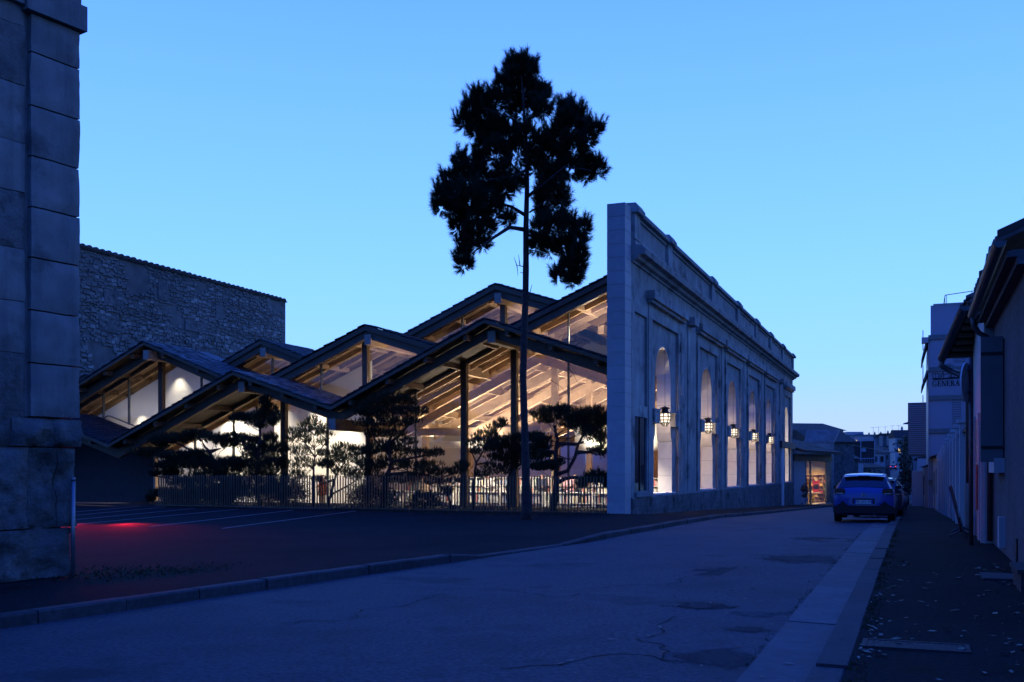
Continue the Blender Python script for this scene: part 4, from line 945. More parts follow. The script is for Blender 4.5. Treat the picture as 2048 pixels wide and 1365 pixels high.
garden_tree("tall dense garden pine spreading under the eaves at the roof valley", 2.2, [(765, 1012), (772, 960), (782, 925), (776, 890), (790, 855), (785, 825)],
    [(780, 800, 40, 9), (750, 812, 34, 10), (810, 806, 30, 9), (735, 828, 30, 10), (775, 826, 40, 12), (815, 826, 30, 10), (840, 826, 20, 8), (730, 848, 26, 8), (765, 848, 34, 12), (800, 848, 34, 10), (828, 845, 16, 6), (750, 870, 26, 9), (790, 872, 28, 9), (812, 886, 22, 8), (765, 895, 36, 12), (740, 905, 24, 9), (800, 905, 34, 12), (845, 910, 30, 9), (875, 908, 16, 7), (780, 928, 40, 14), (740, 940, 30, 12), (820, 932, 32, 10), (860, 932, 30, 8), (770, 960, 34, 12), (810, 962, 28, 10)], .1,
    [[(776, 890), (800, 870), (818, 850), (825, 830)], [(778, 910), (750, 880), (742, 850)], [(782, 925), (830, 915), (862, 910)], [(775, 950), (812, 945), (845, 948), (880, 958)]], .8)
garden_tree("low spreading pine branches above the fence left of the middle post", 1.3, [(905, 1018), (895, 985), (870, 960), (840, 948)],
    [(850, 945, 30, 9), (880, 948, 28, 9), (910, 945, 26, 8), (925, 935, 16, 8), (830, 955, 22, 8), (870, 965, 26, 8), (905, 965, 20, 8), (890, 985, 16, 8)], .06, [[(870, 960), (900, 950), (925, 938)]], .8)
garden_tree("slim slanting young pine with feathery top between the two main posts", 1.2, [(946, 1020), (948, 965), (952, 925), (968, 900), (990, 868)],
    [(1000, 850, 14, 8), (1006, 846, 8, 5), (988, 858, 16, 9), (975, 868, 18, 9), (960, 876, 16, 9), (985, 875, 16, 8), (968, 888, 20, 9), (945, 890, 14, 8), (990, 892, 14, 7), (955, 905, 18, 8), (985, 935, 22, 9), (1000, 945, 20, 8), (965, 950, 22, 8)], .055, [[(952, 925), (942, 900), (940, 884)], [(952, 930), (975, 925), (995, 932)]], .65)
garden_tree("cloud-pruned pine whose pads flank the tall bare trunk", 2.5, [(1018, 1020), (1015, 975), (1025, 930), (1040, 905)],
    [(1000, 888, 30, 9), (1030, 882, 34, 9), (1065, 878, 34, 9), (985, 898, 26, 8), (1015, 902, 40, 12), (1055, 902, 36, 12), (1085, 898, 20, 8), (1000, 918, 30, 9), (1035, 922, 36, 10), (1070, 918, 28, 8), (1020, 935, 26, 8), (1095, 935, 20, 8), (1075, 935, 16, 6)], .08, [[(1025, 930), (1000, 915), (985, 905)], [(1040, 905), (1070, 905), (1090, 905)]], 1.1)
garden_tree("big twisted cloud-pruned pine with two bare bent limbs beside the stone pier", 1.0, [(1109, 1024), (1108, 985), (1113, 945), (1112, 900), (1114, 872), (1110, 850)],
    [(1105, 826, 34, 10), (1080, 832, 22, 7), (1125, 822, 20, 9), (1095, 842, 28, 8), (1140, 838, 26, 9), (1165, 832, 28, 13), (1190, 830, 26, 12), (1150, 850, 34, 11), (1185, 850, 30, 13), (1205, 845, 12, 16), (1190, 872, 26, 13), (1175, 862, 26, 10), (1205, 880, 12, 12), (1205, 905, 10, 14), (1190, 905, 16, 8), (1085, 885, 24, 9), (1070, 878, 16, 7), (1075, 900, 18, 7), (1090, 912, 16, 6), (1095, 935, 26, 9), (1115, 928, 14, 7), (1072, 938, 12, 7), (1195, 955, 24, 11), (1180, 962, 18, 9), (1208, 966, 18, 8), (1215, 972, 9, 4), (1165, 972, 12, 4)], .125,
    [[(1113, 950), (1135, 942), (1150, 915), (1156, 890), (1168, 868), (1180, 852)], [(1113, 888), (1130, 888), (1150, 890), (1168, 884)], [(1112, 905), (1090, 902), (1070, 895)], [(1154, 905), (1175, 905), (1195, 895)], [(1110, 970), (1130, 958), (1150, 955), (1175, 962), (1195, 965)]], 1.3)
for lb, e, x, y, rx, ry in (("broad dark clipped shrub behind the left half of the fence", 1.2, 560, 988, 60, 34), ("dark clipped shrub behind the fence near the valley post", 1.0, 745, 992, 52, 30), ("low round shrub behind the fence left of the middle post", .9, 850, 1002, 36, 20),
        ("dark clipped shrub under the tiered pine at left", 1.0, 430, 990, 60, 32), ("small low shrub behind the fence by the open left corner", .8, 355, 1000, 30, 16)):
    garden_tree(lb, e, [(x, 1015), (x, y)], [(x, y, rx, ry), (x - rx * .5, y + 4, rx * .5, ry * .7), (x + rx * .5, y + 3, rx * .5, ry * .7), (x - rx * .2, y - ry * .5, rx * .4, ry * .5), (x + rx * .3, y - ry * .4, rx * .4, ry * .5)], .04, (), 1.2, .07, "shrub", False, M['leaf'])
# ------------------------------------------------------------ right side of the street
def sbox(s0, s1, q0, q1, z0, z1, name, m, par, kind=None):
    return MB().box(S(s0, q0, z0), S(s1 - s0, 0, 0), S(0, q1 - q0, 0), (0, 0, z1 - z0)).build(name, m, par, kind=kind)
SU, SQ = S(1, 0, 0), S(0, 1, 0)
WQ = 1.36
WQ = 1.38; HS0, HS1 = 14.6, 20.9; GQ = 1.1; GZ = 4.45
h1 = thing("roughcast_house", "dark roughcast house with tiled eaves on the right footpath", "house", S(17, 4, 0))
sbox(HS0, HS1, WQ, 8, -.1, 4.30, "wall", M['render'], h1); sbox(9.5, HS0 - .01, WQ + .05, 6, -.1, 2.6, "yard_wall", M['render'], h1)
MB().box(S(HS0 - .15, 1.0, GZ + .02), S(HS1 - HS0 + .25, 0, 0), S(0, 4.5, 1.9), (0, 0, .06)).build("roof", M['canal'], h1)
sbox(HS0, HS1 + .1, 1.12, WQ + .1, 4.302, 4.39, "eaves_course", M['render'], h1); sbox(HS0, HS1 + .1, 1.24, WQ + .1, 4.2, 4.299, "eaves_course", M['render'], h1)
MB().box(S(HS0 - .13, 1.0, GZ + .09), S(.07, 0, 0), S(0, 4.5, 1.9), (0, 0, .10)).build("verge_board", M['darksoffit'], h1)
arcp = [(math.cos(math.pi * k / 6) * .105, math.sin(math.pi * k / 6) * .085) for k in range(7)]
tmb = MB(); dn = S(0, .92, .39); tmb.prism([SU * a + V3((0, 0, b)) for a, b in arcp], dn * .45); ctile = tmb.mesh("canal_tile", M['canal'])
for r in range(4):
    s = HS0
    while s < HS1 + .1: inst("canal_tile", ctile, h1, S(s, .95 + r * .36 + random.uniform(-.03, .03), GZ + .05 + r * .155 + random.uniform(-.01, .02)), (0, 0, random.uniform(-.04, .04))); s += .225
def gutter(par, a, b, r=.085):
    """half round gutter hung from point a to point b"""
    half = [(math.cos(t) * r, -math.sin(t) * r) for t in [math.pi * k / 8 for k in range(9)]]
    d = b - a; x = V3((d.y, -d.x, 0)).normalized()
    return MB().prism([a + x * p + V3((0, 0, q)) for p, q in half], d).build("gutter", M['zinc'], par)
gutter(h1, S(HS0 - .2, GQ - .08, GZ + .03), S(HS1 + .2, GQ - .08, GZ + .03))
MB().tube([S(20.8, 1.02, 4.38), S(20.82, 1.03, 4.24), S(20.84, 1.12, 4.10), S(20.86, 1.27, 4.0), S(20.87, 1.31, 3.8), S(20.87, 1.31, .15)], .05, 8).build("downpipe", M['zinc'], h1, smooth=True)
ch = MB().box(S(14.7, 1.55, 4.7), S(.8, 0, 0), S(0, .7, 0), (0, 0, .52)).build("chimney", M['render'], h1); MB().box(S(14.55, 1.42, 5.222), S(1.1, 0, 0), S(0, .96, 0), (0, 0, .1)).build("chimney_cap", M['canal'], ch)
hz = lambda px, py, s_: None
win = sbox(18.5, 19.6, WQ - .02, WQ + .01, 1.7, 3.7, "window", M['darkglass'], h1); sbox(18.4, 19.7, WQ - .16, WQ + .02, 1.45, 1.695, "window_sill", M['wwall'], win)
sh = MB().box(S(18.45, WQ - .36, 1.63), S(.045, 0, 0), S(0, .34, 0), (0, 0, 2.1)).build("shutter", M['shutter'], h1)
for z in (1.85, 3.42): MB().box(S(18.435, WQ - .355, z), S(.012, 0, 0), S(0, .35, 0), (0, 0, .05)).build("strap_hinge", M['black'], sh)
sbox(18.2, 18.5, WQ - .10, WQ, .22, .72, "meter_box", M['wwall'], h1)
sbox(16.1, 16.25, WQ - .02, WQ + .02, .02, .5, "wall_crack", M['black'], h1)
h2 = thing("white_house", "pale rendered house with deep eaves and a recessed door", "house", S(23, 4, 0))
Q2 = 1.22; s0, s1 = 20.95, 24.75
MB().box(S(s0, Q2, -.2), S(s1 - s0, 0, 0), S(0, 6, 0), (0, 0, 4.75)).build("wall", M['wwall'], h2)
ga_, gb_ = P(1935, 612, 20.7), P(1889, 716, 23.3)                      # the eave runs down to its corner
ra, rb_ = ga_ + SQ * 3.2 + ZZ * 1.1, gb_ + SQ * 3.4 + ZZ * 1.3
MB().prism([ga_ + ZZ * .05, gb_ + ZZ * .05, rb_ + ZZ * .05, ra + ZZ * .05], (0, 0, .08)).build("roof", M['canal'], h2)
MB().prism([ga_ - ZZ * .02, gb_ - ZZ * .02, gb_ + SQ * 1.1 - ZZ * .02, ga_ + SQ * .6 - ZZ * .02], (0, 0, .05)).build("eaves_board", M['darksoffit'], h2)
for k in range(7):
    a = ga_.lerp(gb_, (k + .4) / 7.2); MB().bar(a - ZZ * .08 + SQ * .05, a + SQ * 1.0 - ZZ * .08, .08, .1).build("rafter_end", M['timber'], h2)
for k in range(14): inst("canal_tile", ctile, h2, ga_.lerp(gb_, k / 13.5) + ZZ * .13 + SQ * random.uniform(-.08, -.02))
gutter(h2, ga_ - SQ * .05, gb_ - SQ * .05, .10)
gd = gb_ - SQ * .05
MB().tube([gd + V3((0, 0, -.06)), gd + V3((0, 0, -.2)), gd + SQ * .25 - ZZ * .34, S(24.55, 1.0, gd.z - .5), S(24.6, 1.12, gd.z - .72), S(24.6, 1.12, 1.2)], .07, 8).build("downpipe", M['zinc'], h2, smooth=True)
MB().tube([S(24.6, 1.12, 1.2), S(24.6, 1.12, .08)], .085, 8).build("downpipe_shoe", M['steel'], h2)
for a, b, z1_, m in ((21.2, 21.75, 2.3, 'shutter'), (22.3, 23.7, 2.55, 'shutter')):
    d = sbox(a, b, Q2 - .015, Q2 + .02, .1, z1_, "door", M[m], h2); sbox(a - .16, a - .002, Q2 - .05, Q2 + .01, .08, z1_ + .1, "door_frame", M['wwall'], d); sbox(b + .002, b + .16, Q2 - .05, Q2 + .01, .08, z1_ + .1, "door_frame", M['wwall'], d)
sbox(21.9, 22.1, Q2 - .09, Q2, .7, 1.6, "letter_box", solid("red_box", (.35, .06, .05)), h2)
sp = S(21.0, .9, 0)
sg = thing("round_sign", "round traffic sign on a dark pole, seen almost edge on", "road sign", S(20.5, .97, .1))
MB().tube([S(20.5, .97, .02), S(20.5, .97, 3.6)], .04, 8).build("pole", M['zinc'], sg, True)
mb = MB(); c = S(20.42, .90, 3.13); ax = (SU * .30 - SQ * .955).normalized(); e1 = ax.cross(ZZ).normalized()
mb.prism([c + e1 * (.37 * math.cos(t)) + ZZ * (.37 * math.sin(t)) for t in [2 * math.pi * k / 24 for k in range(24)]], ax * .025); mb.build("disc", solid('white_enamel', (.75, .75, .76), .4), sg)
for z in (2.95, 3.35): MB().bar(S(20.43, .92, z), S(20.5, .97, z), .05, .05).build("bracket", M['zinc'], sg)
# pale boundary wall with piers
bw = thing("boundary_wall", "pale rendered boundary wall with capped piers beyond the white house", "wall", S(38, 1.2, 0))
segs = [25.2 + 2.6 * k for k in range(12)]
for a, b in zip(segs, segs[1:]):
    sbox(a, b - .42, 1.16, 1.4, g(a) - .6, g(a) + 2.45, "wall_panel", M['wwall'], bw); sbox(a, b - .42, 1.1, 1.46, g(a) + 2.452, g(a) + 2.53, "coping", M['canal'], bw)
    p = sbox(b - .418, b - .002, 1.04, 1.5, g(a) - .6, g(a) + 2.7, "pier", M['wwall'], bw); sbox(b - .46, b + .04, .98, 1.56, g(a) + 2.702, g(a) + 2.8, "pier_cap", M['wwall'], p)
# crowd barrier leaning on it
bc = S(24.4, .78, .12)
bar = thing("crowd_barrier", "metal crowd barrier leaning against the pale boundary wall", "barrier", bc)
o0 = S(22.6, .92, g(22.6) + .10); d = S(2.1, .10, 0); up = S(0, -.26, 1.04)
fr = [o0 + up * .12, o0 + up, o0 + up + d, o0 + d + up * .12, o0 + up * .12]
MB().tube(fr, .021, 6).build("barrier_frame", M['zinc'], bar, True)
for k in range(1, 13): MB().tube([o0 + d * (k / 13) + up * .12, o0 + d * (k / 13) + up], .009, 4).build("upright", M['zinc'], bar)
for k in (.16, .84):
    p = o0 + d * k
    MB().tube([p + S(0, -.26, .02), p + S(0, -.2, .04), p + up * .13, p + S(0, .16, .03)], .02, 6).build("foot", M['zinc'], bar, True)
for k in (.35, .5): MB().bar(o0 + d * k + up * .3, o0 + d * (k + .3) + up * .45, .02, .16).build("plate", M['zinc'], bar)
# office block with the lion sign
gen = thing("insurance_office", "pale panelled office block with a winged lion logo and lettering", "office building", P(1900, 940, 65))
gx = lambda px, y=65: (px - 1024) / FOC * y
Pg = P(1856.5, 940, 65.0); gz = lambda py: EYE - (py - 940) / FOC * 65.0
GR = -V; GN = -U                                             # along the front to the right, outward towards us
def G(a, o, z): return V3((Pg.x, Pg.y, 0)) + GR * a + GN * o + V3((0, 0, z))
def gbox(a0, a1, o0, o1, z0, z1, name, m, par=gen): return MB().box(G(a0, o0, z0), GR * (a1 - a0), GN * (o1 - o0), (0, 0, z1 - z0)).build(name, m, par)
ga = lambda px: (Pg.x - (px - 1024) / FOC * Pg.y) / ((px - 1024) / FOC * GR.y - GR.x)    # pixel -> distance along the front
gbox(0, 9, -14, -.06, -2, gz(672), "body", M['metal'])
for za, zb, nm in ((604, 671, 0), (680, 735, 1), (744, 792, 2), (801, 858, 3), (868, 960, 4)):
    for k in range(4):
        a0 = .14 + k * 2.2; a1 = a0 + 2.19
        if nm == 3 and k == 0: a1 = ga(1905)
        if nm == 3 and k == 1: a0 = ga(1922)
        gbox(a0, a1, -.06, 0 if nm else .0, gz(zb), gz(za) if nm else gz(612), "facade_panel", M['metal'])
    gbox(0, 8.9, -.05, .10, gz(zb) - .30, gz(zb) - .003, "floor_band", M['frame'])
MB().prism([G(.14, 0, gz(671)), G(8.9, 0, gz(671)), G(8.9, -4, gz(604)), G(.5, -4, gz(604))], V3((0, 0, -.06))).build("mansard_slope", M['metal'], gen)
gbox(.3, 9, -4, .02, gz(614), gz(609), "roof_edge", M['steel'])
lv = gbox(ga(1905.5), ga(1921.5), -.06, -.02, gz(858), gz(801), "louvre_window", M['frame'])
for k in range(12): gbox(ga(1906), ga(1921), -.018, .03, gz(858) + .05 + k * .15, gz(858) + .14 + k * .15, "louvre", M['metal'], lv)
lv2 = gbox(ga(1908), ga(1930), -.0, .02, gz(727), gz(708), "louvre_window", M['frame'])
for k in range(6): gbox(ga(1908.5), ga(1929), .022, .05, gz(727) + .04 + k * .1, gz(727) + .10 + k * .1, "louvre", M['metal'], lv2)
for za, zb in ((676, 718), (740, 773)):          # slanted sun screens on the street side
    MB().prism([G(.02, -.3, gz(za)), G(-.12, -.3, gz(za)), G(-.42, -.3, gz(zb)), G(-.36, -.3, gz(zb))], -GN * 6).build("sun_screen", M['frame'], gen)
gbox(-.4, .0, -.6, .1, gz(686), gz(675), "balcony_end", M['metal'])
for z in (700, 770, 830): MB().tube([G(-.32, -.2, gz(z)), G(-.32, -.2, gz(z - 40))], .03, 5).build("rail_post", M['steel'], gen)
rt = [G(ga(1892), -2, gz(607)), G(ga(1892), -2, gz(583)), G(ga(1985), -2, gz(575))]
MB().tube(rt, .028, 5).build("roof_rail", M['zinc'], gen); MB().tube([G(ga(1895), -2, gz(606)), G(ga(1895), -2, gz(583))], .02, 5).build("rail_post", M['zinc'], gen); MB().tube([G(ga(1947), -2, gz(606)), G(ga(1947), -2, gz(579))], .02, 5).build("rail_post", M['zinc'], gen)
MB().tube([rt[1], G(ga(1888.5), -2.2, gz(607))], .03, 5).build("rail_stay", M['zinc'], gen)
# lettering: serif capitals made of strokes
lg = MB(); LZ = gz(773.5); LH = .345; thick, thin = .065, .022
def stroke(x0, z0, x1, z1, w):
    p, q2 = G(x0, .012, z0), G(x1, .012, z1); lg.bar(p, q2, w, .014, up=GN) if True else None
def sbar(a, b, w): lg.bar(G(a[0], .02, LZ + a[1] * LH), G(b[0], .02, LZ + b[1] * LH), w, .02, up=GN)
x = ga(1865.4); A_ = lambda dx: x + dx
def serif(dx, z, w=.10): sbar((x + dx - w / 2, z), (x + dx + w / 2, z), thin)
word = "GENERALI"; adv = {'G': .30, 'E': .255, 'N': .31, 'R': .275, 'A': .29, 'L': .255, 'I': .14}
for chh in word:
    if chh == 'G':
        pts_ = [(x + .115 + .115 * math.cos(t), .5 + .5 * math.sin(t)) for t in [math.radians(d_) for d_ in range(50, 311, 26)]]
        for a, b in zip(pts_, pts_[1:]): sbar(a, b, .05 if a[0] < x + .08 else .03)
        sbar((x + .195, .05), (x + .195, .42), .05); serif(.195, .43, .11)
    elif chh == 'E':
        sbar((x + .05, 0), (x + .05, 1), thick); sbar((x + .01, .98), (x + .2, .98), thin); sbar((x + .01, .02), (x + .21, .02), thin); sbar((x + .05, .52), (x + .16, .52), thin); sbar((x + .195, .98), (x + .2, .8), thin); sbar((x + .2, .02), (x + .21, .22), thin); sbar((x + .16, .42), (x + .16, .62), thin)
    elif chh == 'N':
        sbar((x + .04, 0), (x + .04, 1), thin); sbar((x + .035, 1), (x + .235, 0), thick); sbar((x + .235, 0), (x + .235, 1), thin); serif(.04, .02); serif(.235, .98); serif(.02, .98, .06)
    elif chh == 'R':
        sbar((x + .05, 0), (x + .05, 1), thick); sbar((x + .01, .98), (x + .13, .98), thin); sbar((x + .13, .98), (x + .185, .76), .04); sbar((x + .185, .76), (x + .12, .52), .04); sbar((x + .05, .52), (x + .13, .52), thin); sbar((x + .11, .52), (x + .225, .0), .055); serif(.05, .02); serif(.235, .02, .06)
    elif chh == 'A':
        sbar((x + .03, 0), (x + .125, 1), thin); sbar((x + .125, 1), (x + .225, 0), thick); sbar((x + .065, .35), (x + .185, .35), thin); serif(.03, .02, .09); serif(.235, .02, .1)
    elif chh == 'L':
        sbar((x + .05, 0), (x + .05, 1), thick); serif(.05, .98); sbar((x + .01, .02), (x + .2, .02), thin); sbar((x + .195, .02), (x + .205, .25), thin)
    else: sbar((x + .05, 0), (x + .05, 1), thick); serif(.05, .98); serif(.05, .02)
    x += adv[chh] * .96
lg.build("sign_lettering", M['black'], gen)
# winged lion lying behind an open book, drawn in black outline strokes
lm = MB(); oz = (1855, 720); kx = 80 / 1680; ky = 65 / 1365
def lp(pts, w=.035):
    pp = [G(ga(oz[0] + a * kx), .02, gz(oz[1] + b * ky)) for a, b in pts]
    for a, b in zip(pp, pp[1:]): lm.bar(a, b, w, .02, up=GN)
lp([(230, 830), (1340, 800)], .10)
lp([(215, 840), (215, 590), (300, 570), (335, 585), (335, 780)], .03); lp([(335, 585), (440, 575), (470, 600), (480, 790), (335, 780)], .03); lp([(215, 780), (335, 785)], .03)
lp([(400, 510), (385, 430), (430, 340), (500, 250), (580, 230), (650, 270), (690, 340), (680, 450), (690, 500), (640, 530)], .05)
lp([(430, 340), (470, 370), (500, 400), (450, 420), (430, 470), (400, 510)], .04); lp([(560, 300), (545, 420)], .03); lp([(610, 300), (640, 420)], .025)
lp([(640, 530), (600, 640), (590, 740), (530, 770)], .04); lp([(520, 600), (540, 660), (510, 760)], .03); lp([(660, 560), (680, 790)], .035)
lp([(690, 650), (850, 600), (950, 580), (1010, 640), (1020, 700), (960, 770)], .045); lp([(900, 620), (950, 680), (930, 750), (860, 780)], .03)
lp([(1020, 640), (1190, 640)], .04); lp([(960, 770), (1130, 750), (1190, 700)], .035)
lp([(700, 240), (880, 240), (1000, 200)], .03); lp([(860, 285), (1050, 280), (1100, 260)], .035); lp([(830, 340), (1050, 345)], .03); lp([(820, 400), (1180, 400)], .045); lp([(850, 450), (1080, 450), (1180, 530), (1230, 620), (1270, 780)], .05); lp([(1180, 440), (1260, 540), (1290, 660), (1340, 680)], .05)
lm.build("lion_emblem", M['black'], gen)
# things lying on the right footpath
cv = S(8.55, .0, g(8.5) + .095); dc = thing("drain_cover", "ribbed metal service cover set into the right footpath", "cover", S(8.55, -.02, .1))
sbox(8.42, 8.72, -.36, .36, .07, .098, "cover_plate", M['cover'], dc)
for a, b, c, d2 in ((8.38, 8.418, -.40, .40), (8.722, 8.76, -.40, .40), (8.42, 8.718, -.40, -.362), (8.42, 8.718, .362, .40)): sbox(a, b, c, d2, .07, .104, "cover_frame", M['cover'], dc)
for k in range(17): sbox(8.435, 8.705, -.335 + k * .041, -.315 + k * .041, .098, .102, "rib", M['cover'], dc)
tag(sbox(14.0, 14.8, .80, 1.36, .06, .122, "stone_slab", M['kerb'], None), "worn stone slab lying against the roughcast wall", "slab")
st = thing("door_step", "single stone step at the foot of the roughcast wall by the frame edge", "step", S(13.1, 1.2, .08)); sbox(12.7, 13.7, 1.12, WQ + .04, .05, .31, "riser", M['kerb'], st); sbox(12.67, 13.73, 1.08, WQ + .04, .312, .36, "tread", M['kerb'], st)
# ------------------------------------------------------------ the small shop wing past the street wall
a0 = P(1589, 940, 79.0); a1 = P(1663, 940, 90.0); WU = (a1 - a0); WU.z = 0; WLEN = WU.length; WU.normalize(); WN = V3((WU.y, -WU.x, 0))
if WN.x < 0: WN = -WN
def Wp(a, o, z): return V3((a0.x, a0.y, 0)) + WU * a + WN * o + V3((0, 0, z))
def wa(px): t = (px - 1024) / FOC; return (a0.x - t * a0.y) / (t * WU.y - WU.x)
def wbox(x0, x1, o0, o1, z0, z1, name, m, par): return MB().box(Wp(x0, o0, z0), WU * (x1 - x0), WN * (o1 - o0), (0, 0, z1 - z0)).build(name, m, par)
GF = -1.42
shop = thing("shop_wing", "low tiled wing with a lit glass shopfront past the street wall", "shop", Wp(6, -3, GF))
wbox(0, WLEN, -6.2, -6.0, GF - .3, 3.2, "back_wall", M['mortar'], shop)
wbox(0, WLEN, -6.0, .02, GF - .3, GF, "floor", M['floorin'], shop); wbox(0, WLEN, -6.0, -.1, 2.2, 2.3, "ceiling", M['white'], shop)
wbox(WLEN - .12, WLEN, -6.0, .0, GF, 3.0, "end_wall", M['wwall'], shop); wbox(-.1, .0, -6, 0, GF, 3, "end_wall", M['wwall'], shop)
wbox(0, wa(1611), -.1, 0, GF, 2.2, "white_panel", M['wwall'], shop)
wbox(wa(1611), wa(1612), -.08, .03, GF, 2.2, "mullion", M['frame'], shop); wbox(wa(1620.5), wa(1622), -.08, .03, GF, 2.2, "mullion", M['frame'], shop); wbox(wa(1652), wa(1653), -.08, .03, GF, 2.2, "mullion", M['frame'], shop)
for x0, x1 in ((1612, 1620.5), (1622, 1652)): wbox(wa(x0) + .02, wa(x1) - .02, -.03, -.01, GF + .02, 2.18, "glass_pane", M['shopglass'], shop)
for k in range(6): wbox(wa(1653.3 + k * 1.6), wa(1654.5 + k * 1.6), -.1, .03, GF, 2.2, "louvre", M['frame'], shop)
wbox(-.2, WLEN + .2, -.2, .05, 2.2, 2.75, "fascia", M['timber'], shop)
MB().prism([Wp(-.3, .9, 2.85), Wp(-.3, .9, 2.98), Wp(-.3, -6.5, 5.2), Wp(-.3, -6.5, 5.0)], WU * (WLEN + .8)).build("roof", M['canal'], shop)
mb = MB(); dn = (Wp(0, -6.5, 5.2) - Wp(0, .9, 2.98)).normalized(); nn = WU.cross(dn).normalized(); nn = nn if nn.z > 0 else -nn
for r in range(12):
    for k in range(int((WLEN + .7) / .5)): mb.box(Wp(-.28 + k * .5, .9, 2.99) + dn * (r * .6) + nn * random.uniform(0, .02), WU * .46, dn * .58, nn * .05)
mb.build("roof_tiles", M['canal'], shop.children[-1], kind="stuff")
# shop furniture
ae = WLEN - .55                                              # the shelving stands on the end wall, facing down the street
sw = thing("display_shelving", "tall warm wooden display shelving across the end of the shop", "shelving", Wp(ae, -2, GF))
mp = solid("oak_shelf", (.36, .22, .10))
def ebox(x0, x1, o0, o1, z0, z1, n, m, p): return wbox(x0, x1, o0, o1, z0, z1, n, m, p)
for k in range(11): ebox(ae, ae + .3, -.2 - k * .4 - .03, -.2 - k * .4, GF, .95, "divider", mp, sw)
for k in range(8): ebox(ae + .01, ae + .29, -4.2, -.2, GF + .1 + k * .335, GF + .15 + k * .335, "shelf", mp, sw)
ebox(ae + .302, ae + .33, -4.25, -.15, GF, 1.5, "back_panel", solid("woven_panel", (.26, .17, .08)), sw)
bcol = [("orange", (.75, .36, .08)), ("amber", (.8, .52, .16)), ("red", (.6, .08, .06)), ("cream", (.75, .66, .42)), ("green", (.2, .34, .22)), ("white", (.7, .68, .62))]
for k, (r, c_) in enumerate(((0, 1), (1, 3), (2, 2), (2, 4), (3, 1), (3, 3), (4, 4), (4, 2), (5, 1), (5, 3))):
    nm_, co = bcol[k % 6]
    o = MB().box(Wp(ae + .08, -.2 - c_ * .4 + .06, GF + .152 + r * .335), WU * .15, WN * .24, (0, 0, .2)).build("display_box", solid(nm_ + "_box", co)); tag(o, f"{nm_} box on the shop shelving, shelf {['lowest', 'second from the floor', 'third from the floor', 'fourth from the floor', 'fifth from the floor', 'sixth from the floor'][r]}, {'left' if c_ > 2 else 'right'} part", "box", "boxes on the shop shelving")
ct = thing("shop_counter", "pale wooden counter inside the shopfront", "counter", Wp(ae - 2, -1.2, GF))
wbox(ae - 2.2, ae - 1.6, -2.2, -.35, GF + .86, GF + .93, "counter_top", solid("pale_counter", (.6, .5, .34)), ct); wbox(ae - 2.1, ae - 1.7, -2.1, -1.2, GF, GF + .858, "counter_body", mp, ct)
ps = wbox(ae - 1.6, ae - 1.56, -1.15, -.55, GF + .94, GF + 1.95, "red_poster", solid("poster_red", (.6, .04, .04)), None); tag(ps, "red and black poster standing on the shop counter", "poster")
wbox(ae - 1.61, ae - 1.602, -1.1, -.6, GF + 1.2, GF + 1.62, "dark_panel", M['black'], ps)
stl = thing("stool", "small pale wooden stool by the shop window", "stool", Wp(ae - 3, -.7, GF)); pst = solid("pale_stool", (.6, .48, .3))
wbox(ae - 3.2, ae - 2.85, -.95, -.6, GF + .4, GF + .45, "seat", pst, stl)
for x in (ae - 3.19, ae - 2.92):
    for oo in (-.94, -.66): wbox(x, x + .06, oo, oo + .05, GF, GF + .398, "leg", pst, stl)
for a_, o_, p_ in ((ae - 1.4, -1.5, 260), (ae - 4, -1.6, 200), (ae - 7.5, -1.8, 160)): light('SPOT', "shop_lamp", Wp(a_, o_, 2.05), p_ * 3.2, (1, .74, .4), .12, Wp(a_ + .5, o_, -1), 150, .8)

